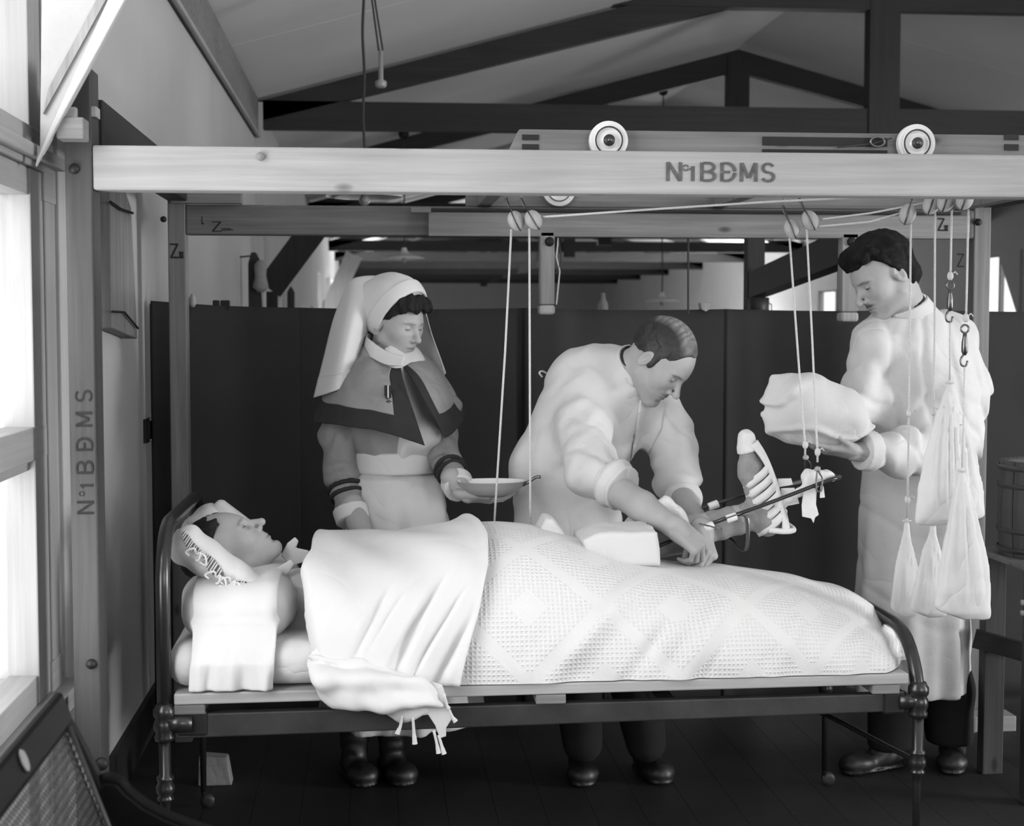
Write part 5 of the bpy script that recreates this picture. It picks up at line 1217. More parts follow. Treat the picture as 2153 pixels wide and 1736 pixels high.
# coat, sleeves grown into it
S1 = ([d_(1232, 800, -.06), d_(1226, 900, -.18), d_(1242, 985, -.31), d_(1308, 1026, -.42)], [.088,.082,.078,.060])
S2 = ([d_(1372, 845, .0), d_(1412, 930, -.02), d_(1422, 1000, -.08), d_(1438, 1062, -.22)], [.085,.076,.070,.050])
def f_coat0(P):
    d = s_flat(P, d_(1195, 1130, .0), d_(1190, 985, .0), .180, .180, (.35,-1,0), .78)
    d = smin(d, s_flat(P, d_(1190, 985, 0), d_(1262, 840, -.03), .180, .180, (.35,-1,0), .80), .05)
    d = smin(d, s_flat(P, d_(1235, 815, -.02), d_(1325, 808, -.05), .125, .110, (.3,-1,0), .95), .05)
    d = smin(d, s_cone(P, d_(1295, 790, -.06), d_(1322, 780, -.10), .088, .072), .04)
    d = smin(d, s_cone(P, d_(1200, 1130, .0), d_(1215, 1400, -.0), .170, .18), .05)
    w = wob(P, 7, 2)
    d = d+.007*np.sin((P[:,0]*.75-P[:,2]*.75)*40+3*w)*np.clip((P[:,2]-1.0)*4, .2, 1)+.006*wob(P, 13, 4)+.010*np.maximum(0, np.sin((P[:,0]+.35*P[:,2])*24+2.2*wob(P, 6, 7)))**3+.006*np.maximum(0, np.sin((P[:,0]*.6-P[:,2]*.9)*42+2.5*wob(P, 7, 8)))**3
    for (pts, rad), k, sd in ((S1, .055, 11), (S2, .05, 13)):
        e = s_chain(P, pts, rad, .05); ax = norm(pts[-1]-pts[0]); t = (P-pts[0])@ax; w2 = wob(P, 12, sd)
        e = e+.004*np.sin(t*60+5*w2)+.0065*np.maximum(0, np.sin(t*30+P[:,0]*22+2.2*w2))**3+.005*np.maximum(0, np.sin(t*55-P[:,0]*40+2.5*w2+2))**4+.004*wob(P, 32, sd+1)
        e = smax(e, (P-pts[-1])@norm(pts[-1]-pts[-2]), .003); d = smin(d, e, k)
    return d
def f_coat(P):
    return smax(smax(f_coat0(P), -s_chain(P, [d_(1385, 745, -.17), d_(1322, 795, -.09)], [.084,.074], .01), .003), .34-P[:,2], .004)
coat = sdf_obj('coat', f_coat, *bbox([d_(1040,700,-.55), d_(1480,1450,.25), d_(1040,1450,-.25)], .02), .0075, M['gown'], doc)
for (pts, rad), t0, sd in ((S1, -.055, 1), (S2, -.036, 2)):
    sdf_obj('rolled_cuff', (lambda P, pts=pts, rad=rad, t0=t0, sd=sd: smax(smax(s_chain(P, pts, rad, .05)-.009-.004*wob(P, 30, sd)-.004*np.sin(((P-pts[-1])@norm(pts[-1]-pts[-2]))*150), t0-(P-pts[-1])@norm(pts[-1]-pts[-2])+.012*wob(P, 20, sd), .008), (P-pts[-1])@norm(pts[-1]-pts[-2])-.006+.004*wob(P, 25, sd+3), .008)), *bbox(pts[2:], .11), .005, M['gown'], coat)
# standing collar with dark neckband
cc = d_(1330, 780, -.10); cax = norm(d_(1362, 748, -.15)-cc)
def ring(P, r, w, z0, z1):
    q = P-cc; t = q@cax; return smax(smax(np.abs(np.linalg.norm(q-t[:,None]*cax, axis=1)-r+.15*t)-w, z0-t, .002), t-z1, .002)
sdf_obj('coat_collar', lambda P: ring(P, .082, .005, -.05, .034)+.002*wob(P, 40, 4), cc-.14, cc+.14, .0045, M['gown'], doc)
sdf_obj('neckband', lambda P: ring(P, .074, .0048, -.03, .043), cc-.13, cc+.13, .0045, M['darkcloth'], doc)
# overlapping front flap
flap = [(1346,838),(1398,846),(1392,900),(1364,952),(1322,992),(1334,910)]
FN = []; fc = np.mean([d_(*p, -.15) for p in flap], 0)
for i in range(len(flap)):
    p0, p1 = d_(*flap[i], -.15), d_(*flap[(i+1) % len(flap)], -.15); n_v = norm(np.cross(p1-p0, norm(p0-CAM))); n_v = n_v if np.dot(n_v, fc-p0) < 0 else -n_v; FN.append((p0, n_v))
def f_flap(P):
    d = f_coat0(P)-.007
    for p0, n_v in FN: d = smax(d, (P-p0)@n_v, .004)
    return smax(d, P[:,1]-DY+.05, .004)
sdf_obj('front_flap', f_flap, *bbox([d_(*p, -.35) for p in flap]+[d_(*p, .0) for p in flap], .03), .005, M['gown'], coat)
MB().tube(spline([d_(1152, 786, .0), d_(1140, 780, -.02), d_(1134, 784, -.03), d_(1140, 792, -.02)], 5), .003, 6).build('tie_string', M['linen'], doc, True)
def f_trs(P): return s_chain(P, [d_(1190,1150), d_(1210,1350,-.05), d_(1225,1560,-.12)], [.12,.10,.066], .03)
sdf_obj('trouser_leg', f_trs, *bbox([d_(1190,1150), d_(1225,1560,-.12)], .14), .014, M['trouser'], doc)
sdf_obj('trouser_leg', lambda P: s_chain(P, [d_(1200,1150), d_(1320,1350,-.05), d_(1358,1560,-.12)], [.12,.10,.066], .03), *bbox([d_(1200,1150), d_(1358,1560,-.12)], .14), .014, M['trouser'], doc)
for (pa, pb) in ((1225, 1222), (1395, 1352)): t = PY(pa, 1672, 4.72)*(1,1,0); h_ = PY(pb, 1640, 4.92)*(1,1,0); boot(t, h_, .34, doc)

# ================= orderly at the foot of the bed
OY = 4.84
def o_(px, py, dy=0.0): return PY(px, py, OY+dy)
ho = o_(1858, 580); orr = person(o_(1915, 1200)*(1,1,0), 'dark haired man in white gown holding a cloth bundle')
Ro = face_basis(ho, -60, 30, 4)
oo = dict(lid=.6, brow=.85, jaw=1.06, nose=1.1, moustache=.95, stubble=.1, gaze=(0,-.5), neck=((-.028,0,-.045), (-.002,0,-.20), .058))
SO = 1.08
parts = [make_head(ho, Ro, SO, oo)]
ow = o_(1796, 950, -.30)
parts.append(limb([o_(1830, 950, -.285), ow], [.034,.030], .004))
parts.append(make_hand(ow, hand_basis(o_(1690, 938, -.30)-ow, (-.05,-.25,-.95)), 1.06, mirror=True, curls=[(.1,.2,.2),(.12,.25,.2),(.15,.25,.2),(.2,.3,.25)], spread=.05, thumb=((.75,.6,-.3),(.95,.25,-.2))))
rw3 = o_(1760, 868, -.18); parts.append(limb([o_(1795, 855, -.05), rw3], [.042,.032], .006)); parts.append(make_hand(rw3, hand_basis((-.9,-.3,-.1), (-.2,.2,-1)), 1.0, h=.003))
parts.append(limb([ho+Ro@np.array((-.01,0,-.18)), o_(1925, 770, .05), o_(1930, 950, .03), o_(1925, 1100, .02), o_(1900, 1350, .0), o_(1880, 1560, .0)], [.055,.075,.09,.09,.07,.045], .02, .05))
parts.append(limb([o_(1930, 1100, .02), o_(1975, 1350, .05), o_(1998, 1560, .05)], [.10,.07,.045], .02, .05))
body_obj(parts, orr)
def f_ohair(p):
    ay = np.abs(p[:,1]); q = np.stack([p[:,0], ay, p[:,2]], 1)
    d = s_ell(q, (-.012, 0, .044), (.104, .0875, .096)); d = smin(d, s_ell(q, (.045, .022, .098), (.048, .045, .030)), .025)
    line = .066-1.35*np.clip(.062-p[:,0]-.35*ay, 0, .11)
    d = smax(d, line-p[:,2], .006)
    d = smin(d, smax(s_ell(q, (-.055,0,-.02), (.052,.068,.06)), .01+p[:,0]+.25*p[:,2], .006), .015); d = smax(d, (-.075+.25*p[:,0])-p[:,2], .006)
    return d+.004*np.sin(p[:,1]*100+p[:,0]*70+5*wob(p, 30, 3))+.003*wob(p, 90, 5)
V, F = hair_mesh(ho, Ro, SO, oo, f_ohair); obj('hair', V, F, M['hair_black'], orr, True)
O1 = ([o_(2000, 722, .05), o_(2026, 820, .05), o_(2008, 925, -.02), o_(1900, 952, -.22), o_(1812, 948, -.29)], [.086,.080,.080,.070,.050])
O2 = ([o_(1845, 735, .0), o_(1814, 800, -.02), o_(1803, 850, -.05), o_(1778, 864, -.15)], [.070,.056,.052,.042])
def f_gown0(P):
    d = s_flat(P, o_(1912, 720, .03), o_(1930, 830, .02), .155, .180, (-.4,-1,0), .72)
    d = smin(d, s_flat(P, o_(1930, 830, .02), o_(1925, 985, .02), .180, .175, (-.4,-1,0), .78), .05)
    d = smin(d, s_cone(P, o_(1842, 725, -.02), o_(1990, 712, .06), .070, .083), .05)
    d = smin(d, s_cone(P, o_(1912, 645, .03), o_(1920, 705, .03), .080, .125), .04)
    w = wob(P, 7, 12); d = d+.004*np.sin((P[:,0]*.9+P[:,2]*.5)*34+3*w)+.007*np.maximum(0, np.sin((P[:,0]+.12*P[:,2])*62+1.6*wob(P, 5, 27)))**4+.005*wob(P, 14, 14)+.010*np.maximum(0, np.sin((P[:,0]*.8+P[:,2]*.6)*24+2.2*wob(P, 6, 17)))**3+.006*np.maximum(0, np.sin((P[:,0]*.9-P[:,2]*.5)*40+2.5*wob(P, 7, 18)))**3
    for (pts, rad), k, sd in ((O1, .07, 17), (O2, .10, 19)):
        e = s_chain(P, pts, rad, .05); ax = norm(pts[-1]-pts[0]); t = (P-pts[0])@ax; w2 = wob(P, 12, sd)
        e = e+.004*np.sin(t*55+5*w2)+.011*np.maximum(0, np.sin(t*30+P[:,2]*24+2.2*w2))**3+.007*np.maximum(0, np.sin(t*46-P[:,2]*25+2.5*w2+1))**3+.004*wob(P, 32, sd+1)
        e = smax(e, (P-pts[-1])@norm(pts[-1]-pts[-2]), .003); d = smin(d, e, k)
    return d
def f_gown(P):
    return smax(smax(f_gown0(P), -s_chain(P, [ho+Ro@np.array((-.02,0,-.05)), o_(1904, 690, .01)], [.080,.068], .01), .003), o_(1900, 995)[2]-P[:,2], .006)
gt = sdf_obj('gown_top', f_gown, *bbox([o_(1760,640,-.35), o_(2080,1000,.3), o_(2080,640,-.25)], .02), .0075, M['gown'], orr)
sdf_obj('cuff', band(lambda P: s_chain(P, O1[0], O1[1], .05)+.003*wob(P, 30, 3), O1[0][-1], O1[0][-1]-O1[0][-2], -.045, .003, .009), *bbox(O1[0][-2:], .1), .005, M['gown'], gt)
gc = o_(1918, 1000, .02)
def f_gsk(P):
    q = P[:,:2]-gc[:2]; an = np.arctan2(q[:,1], q[:,0]); r = np.hypot(q[:,0], q[:,1]*1.25); dn = np.clip((gc[2]-P[:,2])/.6, 0, 1)
    rr = .166+.035*dn+dn*(.012*np.sin(an*7+2*np.sin(P[:,2]*3))+.007*np.sin(an*13+1))+.005*wob(P, 12, 15)-.005*np.maximum(0, np.sin((P[:,0]*.4+P[:,2])*26+4*wob(P, 7, 16)))**5
    return smax((r-rr)*.9, np.maximum(P[:,2]-gc[2]-.03, o_(1915,1455)[2]-P[:,2]), .004)
lo, hi = gc-(.26,.26,0), gc+(.26,.26,.06); lo[2] = o_(1915,1455)[2]-.03
sdf_obj('gown_skirt', f_gsk, lo, hi, .009, M['gown'], orr)
cc2 = o_(1906, 652, .015); cax2 = norm(o_(1882, 604, -.01)-o_(1912, 690, .02))
def ring2(P, r, w, z0, z1):
    q = P-cc2; t = q@cax2; return smax(smax(np.abs(np.linalg.norm(q-t[:,None]*cax2, axis=1)-r+.25*t)-w, z0-t, .002), t-z1, .002)
sdf_obj('gown_collar', lambda P: ring2(P, .081, .0055, -.05, .024)+.002*wob(P, 40, 4), cc2-.15, cc2+.15, .0045, M['gown'], orr)
sdf_obj('neckband', lambda P: ring2(P, .071, .0048, -.03, .030), cc2-.14, cc2+.14, .0045, M['darkcloth'], orr)
for (pts, rr) in (([o_(1890,1300), o_(1878,1450,.0), o_(1868,1610,.0)], [.10,.085,.070]), ([o_(1965,1300,.04), o_(1990,1450,.06), o_(2000,1608,.06)], [.10,.09,.075])):
    sdf_obj('trouser_leg', lambda P, pts=pts, rr=rr: smax(s_chain(P, pts, rr, .03), .07-P[:,2], .004), *bbox(pts, .12), .012, M['trouser'], orr)
boot(PY(1775, 1625, 4.78)*(1,1,0), PY(1880, 1618, 4.86)*(1,1,0), .16, orr); boot(PY(2000, 1650, 4.74)*(1,1,0), PY(2002, 1612, 4.92)*(1,1,0), .16, orr)
# the bundle he holds
bu = thing('cloth_bundle', tuple(o_(1710, 935, -.3)), 'crumpled white cloth bundle with pointed corners in the man hands', 'bundle')
bc = o_(1712, 865, -.30)
def f_bun2(P):
    d = s_ell(P, bc+(.0,0,0), (.150,.085,.105)); d = smin(d, s_ell(P, o_(1768, 880, -.30), (.085,.075,.085)), .05)
    d = smin(d, s_ell(P, o_(1672, 828, -.30), (.075,.06,.055)), .05)
    for tip, base, r in (((1590,868),(1660,885),.030), ((1626,792),(1680,830),.030), ((1622,835),(1680,850),.022), ((1822,888),(1780,900),.03)):
        d = smin(d, s_flat(P, o_(*base, -.30), o_(*tip, -.31), r*1.5, .004, (0,1,0), .6), .035)
    d = smax(d, -s_cone(P, o_(1600, 830, -.36), o_(1668, 842, -.38), .012, .008), .02)
    return d+.006*np.sin((P[:,0]*.5+P[:,2])*48+3*wob(P, 9, 31))+.005*wob(P, 22, 32)-.010*np.maximum(0, np.sin((P[:,0]*.3-P[:,2])*40+4*wob(P, 8, 33)))**4
sdf_obj('cloth', f_bun2, *bbox([o_(1585,780,-.42), o_(1830,950,-.18)], .03), .006, M['linen2'], bu)
# ================================================================== pulleys, cords, weights
def pulley(c, hook, label, s=1.0, face=(-.25,-1,.1)):
    c = np.asarray(c, float); ax = norm(np.asarray(hook, float)-c); nrm = norm(np.asarray(face, float)-ax*np.dot(face, ax)); sd = np.cross(ax, nrm)
    t = thing('pulley_block', tuple(c), label, 'pulley', 'wooden pulley blocks on the frame')
    for sg in (-1, 1):
        mb = MB(); n = 20; V = [c+nrm*sg*.0225*s]
        for (rr, hh) in ((.35,.021),(.65,.0175),(.9,.011),(1.0,.006),(.98,.0045)):
            V += [c+nrm*sg*hh*s+(ax*math.cos(a)*.030+sd*math.sin(a)*.0235)*s*rr for a in np.linspace(0, 2*math.pi, n+1)[:-1]]
        F = [(0, 1+k, 1+(k+1) % n) for k in range(n)]
        for r in range(4): F += [(1+r*n+k, 1+(r+1)*n+k, 1+(r+1)*n+(k+1) % n, 1+r*n+(k+1) % n) for k in range(n)]
        mb.add(V, F); mb.build('cheek', M['pine_z'], t, True)
    MB().lathe(c, nrm, [(-.0045*s,.019*s),(-.002*s,.015*s),(.002*s,.015*s),(.0045*s,.019*s)], 20).build('sheave', M['black'], t, True)
    loop = [c+ax*.07*s+sd*.004*s] + [c+(ax*math.cos(a)*.0315-sd*math.sin(a)*.0015)*s+nrm*.024*s*(math.sin(a)**2)**.5*(1 if math.sin(a) > 0 else -1) for a in np.linspace(.3, 2*math.pi-.3, 22)] + [c+ax*.07*s-sd*.004*s]
    MB().tube(loop, .0018*s, 6).build('strap', M['steel'], t, True)
    h = np.asarray(hook, float); m_ = c+ax*.07*s
    MB().tube(spline([m_, m_*.6+h*.4+sd*.014, m_*.25+h*.75+sd*.016, h+sd*.010, h, h-sd*.012, h-sd*.012-ax*.018], 5), .0022*s, 6).build('hook', M['steel'], t, True)
    return t
ZH = TZ0+.005
def hookpt(px, y): return np.array((PY(px, 415, y)[0], y, ZB1-.03))
PP = [(1085, 464, 1052, 4.30, 'pale pulley block, left one of the pair above the nurse dish'), (1122, 462, 1078, 4.27, 'pale pulley block with the long cord, right one of the left pair'),
      (1665, 481, 1630, 4.28, 'lower pale pulley block of the pair above the raised foot'), (1703, 463, 1668, 4.26, 'upper pale pulley block of the pair above the raised foot'),
      (1908, 450, 1925, 4.14, 'pale pulley block left of the weight cords'), (1958, 430, 1972, 4.10, 'second pale pulley block over the weight cords'), (1988, 424, 2000, 4.06, 'third pale pulley block over the weight cords'), (2028, 420, 2040, 4.02, 'rightmost pale pulley block over the weight cords')]
for (px, py, hx, y, lab) in PP: pulley(PY(px, py, y), hookpt(hx, y+.0), lab)
rodt = thing('hook_rod', (1.0, 4.2, ZB1-.03), 'thin iron rod under the trolley carrying the pulley hooks', 'rod')
for y_ in (4.29, 4.12, 4.04): pass
MB().tube([(FX0+.02, 4.285, ZB1-.018), (FX1, 4.20, ZB1-.018)], .006, 8).build('rod', M['iron'], rodt, True)
MB().tube([(1.5, 4.14, ZB1-.018), (FX1, 4.03, ZB1-.018)], .006, 8).build('rod', M['iron'], rodt, True)
def rope(pts, label, r=.0032, mat='rope', knots=()):
    P = [np.asarray(p, float) for p in pts]; t = thing('cord', tuple(P[-1]), label, 'cord', 'traction cords')
    MB().tube(P, r, 8).build('line', M[mat], t, True)
    for k in knots:
        MB().lathe(np.asarray(k)-(0,0,.012), (0,0,1), [(0,r),(.004,r*2.2),(.012,r*2.8),(.020,r*2.2),(.024,r)], 10).build('knot', M[mat], t, True)
        MB().tube([k, np.asarray(k)+(.012,-.006,.012), np.asarray(k)+(.018,-.006,.004)], r*.7, 6).build('knot_end', M[mat], t, True)
    return t
rope([PY(1075, 482, 4.30), PY(1062, 740, 4.32), PY(1038, 1120, 4.35)], 'cord slanting down left beside the nurse dish')
rope([PY(1113, 480, 4.27), PY(1114, 800, 4.29), PY(1115, 1130, 4.32)], 'straight cord hanging before the doctor back')
k1 = PY(1693, 935, 4.33); k2 = PY(1719, 950, 4.27)
rope([PY(1660, 500, 4.28), PY(1676, 720, 4.30), PY(1688, 880, 4.32), k1, k1-(0,0,.03)], 'left of two cords down to the raised splint', knots=(k1,))
rope([PY(1696, 482, 4.26), PY(1708, 720, 4.265), PY(1716, 900, 4.27), k2, k2-(0,0,.03)], 'right of two cords down to the raised splint', knots=(k2,))
rope([PY(1140, 456, 4.27), PY(1400, 438, 4.22), PY(1620, 424, 4.17), PY(1900, 410, 4.1)], 'long level cord running right under the front beam')
rope([PY(1725, 461, 4.26), PY(1830, 448, 4.2), PY(1958, 424, 4.1)], 'upper short cord running right over the splint cords', .0028)
rope([PY(1690, 478, 4.28), PY(1745, 474, 4.24), PY(1830, 466, 4.2), PY(1900, 446, 4.14)], 'lower short cord running right over the splint cords', .0028)
ka, kb = PY(1911, 868, 4.18), PY(1963, 865, 4.16)
rope([PY(1915, 468, 4.14), PY(1913, 700, 4.16), ka, PY(1909, 1000, 4.22), PY(1907, 1088, 4.27)], 'leftmost weight cord before the man gown', knots=(ka, PY(1908, 1050, 4.25)))
rope([PY(1966, 448, 4.10), PY(1965, 700, 4.13), kb, PY(1962, 960, 4.17), PY(1962, 1096, 4.20)], 'second weight cord before the man gown', knots=(kb,))
rope([PY(2001, 440, 4.06), PY(1999, 560, 4.07), PY(1998, 585, 4.07)], 'third weight cord ending in a snap hook', knots=(PY(1998, 580, 4.07),))
rope([PY(2036, 440, 4.02), PY(2033, 600, 4.0), PY(2031, 672, 4.0)], 'rightmost weight cord ending in a snap hook', knots=(PY(2031, 668, 4.0),))
def snap(p, label):
    t = thing('snap_hook', tuple(p), label, 'hook', 'snap hooks on the weight cords')
    MB().tube([p+np.array((.011*math.cos(a), .0, .011*math.sin(a)-.012)) for a in np.linspace(0, 2*math.pi, 17)[:-1]], .003, 6, closed=True).build('ring', M['steel'], t, True)
    MB().lathe(p-(0,0,.085), (0,0,1), [(0,.004),(.01,.009),(.035,.0085),(.05,.006),(.062,.005)], 12).build('shank', M['steel'], t, True)
    MB().tube(spline([p-(0,0,.08), p-(.010,0,.095), p-(.008,0,.112), p-(-.004,0,.114), p-(-.009,0,.100)], 4), .003, 6).build('eye', M['steel'], t, True)
p7, p8 = PY(1998, 590, 4.07), PY(2029, 682, 4.0)
snap(p7, 'steel snap hook above the man shoulder, upper one'); snap(p8, 'steel snap hook at the man shoulder, lower one')
rope([PY(1998, 672, 4.07), PY(1997, 720, 4.07), PY(1997, 800, 4.08)], 'thin tail cord from the upper snap hook to a weight bag', .0024)
rope([PY(2028, 768, 4.0), PY(2026, 880, 4.0), PY(2022, 990, 4.0)], 'thin tail cord from the lower snap hook to a weight bag', .0024)
def bag(top, bl_, br, y, label, seed, pleat=14, sq=.62, tilt=0):
    a = PY(*top, y); b0 = PY(*bl_, y); b1 = PY(*br, y); H = a[2]-min(b0[2], b1[2]); W = abs(b1[0]-b0[0])/2; cx = (b0[0]+b1[0])/2
    def f(P):
        t = np.clip((a[2]-P[:,2])/H, -.05, 1.05); xc = a[0]+(cx-a[0])*t; q = P[:,0]-xc; w = np.interp(t, [-.05,0,.08,.25,.5,.75,.92,1.0,1.05], [.006,.008,.12*W+.006,.40*W,.70*W,.92*W,1.0*W,.99*W,.97*W])
        dp = np.interp(t, [0,.3,.6,.8,.93,1.0], [1,.95,.8,.7,.45,.10])*sq
        an = np.arctan2(P[:,1]-y, q); pl = np.clip(1-t*1.15, .0, 1)**.5
        r = np.hypot(q, (P[:,1]-y)/dp); d = (r-w*(1+pl*.13*np.sin(an*pleat+.7*seed)+.06*pl*np.sin(an*pleat*1.7+seed)))*.55
        zb = np.interp(q, [-W, 0, W], [b0[2]+.012, (b0[2]+b1[2])/2-.002, b1[2]+.006])
        return smax(smax(d, zb-P[:,2], .012), P[:,2]-a[2]-.004, .002)+.002*wob(P, 30, seed)
    t = thing('weight_bag', tuple(a), label, 'bag', 'hanging weight bags')
    lo = np.array((min(b0[0], a[0])-.06, y-.16, min(b0[2], b1[2])-.03)); hi = np.array((max(b1[0], a[0])+.06, y+.16, a[2]+.03))
    sdf_obj('sack', f, lo, hi, .0052, M['gown'], t)
    MB().tube([a+np.array((.011*math.cos(u), .008*math.sin(u), -.006)) for u in np.linspace(0, 2*math.pi, 13)[:-1]], .003, 6, closed=True).build('tie', M['rope'], t, True)
    return t
bag((1997, 800), (1924, 1112), (2070, 1092), 4.09, 'pleated white weight bag with gathered neck, highest of the bags', 1)
bag((2022, 985), (1964, 1290), (2084, 1308), 3.98, 'long white weight bag hanging lowest and rightmost', 2, pleat=7)
bag((1962, 1098), (1912, 1292), (1992, 1302), 4.20, 'white weight bag half hidden between the other bags', 3, pleat=11)
bag((1907, 1090), (1868, 1290), (1932, 1300), 4.27, 'leftmost white weight bag close to the bed foot', 4, pleat=11)
# ------------------------------------------------------------------ leg splint
spl = thing('leg_splint', tuple(KNEE), 'iron rod splint with clips and stirrup round the raised leg', 'splint')
yn_, yf_ = LY-.075, LY+.085
END = PY(1757, 1001, LY)
nr = [PY(1380, 1150, yn_), PY(1490, 1103, yn_), PY(1620, 1056, yn_), PY(1735, 1012, yn_+.01)]
fr_ = [PY(1400, 1100, yf_), PY(1500, 1060, yf_), PY(1620, 1026, yf_), PY(1730, 1000, yf_-.01)]
MB().tube(spline(nr+[END+(0,-.035,0), END, END+(0,.035,0)]+fr_[::-1], 8), .0058, 10).build('rod', M['iron'], spl, True)
for c_, d_v in ((PY(1490, 1107, yn_), nr[1]-nr[0]), (PY(1538, 1088, yn_), nr[2]-nr[1]), (PY(1500, 1062, yf_), fr_[1]-fr_[0])):
    MB().lathe(c_-norm(d_v)*.016, d_v, [(0,.010),(.002,.0125),(.030,.0125),(.032,.010)], 12).build('clip', M['enamel'], spl, True)
for a, b in (((1470,1100),(1518,1112)), ((1500,1098),(1560,1078))): MB().tube([PY(*a, yn_-.012), PY(*b, yn_-.012)], .0022, 6).build('wire', M['steel'], spl, True)
sb_ = [PY(1532, 1112, LY+.05), PY(1533, 1128, LY+.03), PY(1541, 1136, LY+.01), PY(1560, 1157, LY-.05), PY(1571, 1150, LY-.07), PY(1572, 1092, yn_-.008), PY(1560, 1083, yn_-.008), PY(1545, 1086, yn_-.004)]
sP = spline(sb_, 4); ribs = np.stack([sP+np.array((-.006,0,-.002)), sP+np.array((.006,0,.002))], 1); grid_obj('stirrup', ribs, M['steel'], spl, thick=.004)
# lint wrapping at the end of the splint
lint = thing('lint_wrapping', tuple(END), 'white lint wound round the splint end with hanging strips', 'lint')
def f_lint(P):
    d = s_cone(P, PY(1640, 1062, LY-.02), PY(1712, 1012, LY-.03), .0135, .016)
    d = smin(d, s_ell(P, PY(1722, 1000, LY), (.040,.045,.020)), .015); d = smin(d, s_ell(P, PY(1700, 1000, LY-.02), (.022,.03,.022)), .015); d = smin(d, s_ell(P, PY(1742, 1000, LY+.01), (.022,.03,.016)), .01)
    d = smin(d, s_ell(P, PY(1634, 1058, LY-.04), (.012,.014,.016)), .006)
    return d+.003*wob(P, 60, 3)+.002*np.sin((P@norm((1,0,.6)))*220)
sdf_obj('wound_lint', f_lint, *bbox([PY(1625,1080,LY-.07), PY(1765,975,LY+.08)], .03), .004, M['bandage'], lint)
def strip(poly, y, name='hanging_strip'):
    return MB().prism([PY(*p, y) for p in poly], (0,.005,0)).build(name, M['bandage'], lint, bev=.002)
strip([(1690,1028),(1718,1026),(1716,1060),(1722,1082),(1714,1088),(1711,1100),(1706,1090),(1687,1086),(1686,1062)], LY-.055); strip([(1726,1020),(1732,1022),(1735,1046),(1724,1047)], LY-.06)
MB().prism([PY(1640,1022,LY+.03), PY(1700,1006,LY+.03), PY(1712,1010,LY+.03), PY(1655,1022,LY+.03)], (0,.01,0)).build('hanging_strip', M['bandage_grey'], lint)
def carab(p, q, label):
    t = thing('carabiner', tuple(p), label, 'hook', 'hooks holding up the splint'); m_ = (p+q)/2; sd = np.array((.012,0,.002))
    MB().tube(spline([p, p+(m_-p)*.5+sd*.5, m_+sd, q+sd*.6, q-(0,0,.004), q-sd*.6, m_-sd*.5, p+(m_-p)*.5-sd*.3], 5), .0026, 6, closed=True).build('loop', M['steel'], t, True)
    MB().lathe(p-(0,0,.006), (0,0,1), [(0,.006),(.004,.009),(.010,.009),(.014,.005)], 10).build('swivel', M['enamel_grey'], t, True)
carab(PY(1719, 986, LY-.085), PY(1722, 1030, LY-.085), 'steel hook holding the near rod of the splint')
carab(PY(1694, 962, LY+.0), PY(1698, 992, LY+.04), 'steel hook holding the far rod behind the lint')
# ------------------------------------------------------------------ cane chair in the left foreground
CY_ = 2.47; chair = thing('cane_armchair', tuple(PY(150, 1700, 2.3)*(1,1,0)), 'dark cane backed armchair at the lower left corner', 'chair')
def c_(px, py, y=CY_): return PY(px, py, y)
M['ebony'] = flat('dark_varnished_wood', 12, .5, var=.25, scale=12, spec=.12)
MB().prism([c_(96,1468), c_(112,1470), c_(135,1502), c_(168,1560), c_(196,1615), c_(216,1654), c_(222,1720), c_(200,1720), c_(160,1630), c_(126,1545), c_(96,1490)], (0,.035,0)).build('back_post', M['ebony'], chair, bev=.006)
ta, tb = c_(96,1468), c_(120,1540); NYc = 1.93
dn_ = norm(c_(168,1650)-c_(108,1500)); fw = np.array((dn_[2], 0, -dn_[0])); fw = fw if fw[0] > 0 else -fw
MB().add([v for yy in (NYc, CY_+.03) for v in [np.array((ta[0], yy, ta[2])), np.array((ta[0], yy, ta[2]))+fw*.022, np.array((ta[0], yy, ta[2]))+fw*.022+dn_*.060, np.array((ta[0], yy, ta[2]))+dn_*.060]],
         [(0,1,2,3),(7,6,5,4),(0,4,5,1),(1,5,6,2),(2,6,7,3),(3,7,4,0)]).build('top_rail', M['ebony'], chair, bev=.009)
MB().add([v for yy in (NYc-.035, NYc) for v in [np.array((ta[0], yy, ta[2])), np.array((ta[0], yy, ta[2]))+fw*.03, np.array((ta[0], yy, ta[2]))+fw*.03+dn_*.5, np.array((ta[0], yy, ta[2]))+dn_*.5]],
         [(0,1,2,3),(7,6,5,4),(0,4,5,1),(1,5,6,2),(2,6,7,3),(3,7,4,0)]).build('back_post', M['ebony'], chair, bev=.006)
o0 = np.array((ta[0], NYc, ta[2]))+dn_*.055+fw*.012; mb = MB(); Wp, Hp, stp = CY_-NYc, .42, .0135
def pp(s_, t_, e=0): return o0+np.array((0,1,0.))*s_+dn_*t_+fw*e
for k in range(int((Wp+Hp)/stp)):
    c0 = k*stp
    s0, s1 = max(0, c0-Hp), min(Wp, c0)
    if s1-s0 > .01:
        for dirn in (0, 1):
            A_, B_ = (s0, c0-s0), (s1, c0-s1)
            if dirn: A_, B_ = (A_[0], Hp-A_[1]), (B_[0], Hp-B_[1])
            w = .0022; d2 = np.array(B_)-np.array(A_); nn = np.array((-d2[1], d2[0]))/np.linalg.norm(d2)*w; e = .001 if dirn else -.001
            mb.add([pp(A_[0]-nn[0], A_[1]-nn[1], e), pp(B_[0]-nn[0], B_[1]-nn[1], e), pp(B_[0]+nn[0], B_[1]+nn[1], e), pp(A_[0]+nn[0], A_[1]+nn[1], e)], [(0,1,2,3)])
for k in range(int(Wp/stp)):
    s0 = k*stp+.004; mb.add([pp(s0-.0014, 0, .002), pp(s0+.0014, 0, .002), pp(s0+.0014, Hp, .002), pp(s0-.0014, Hp, .002)], [(0,1,2,3)])
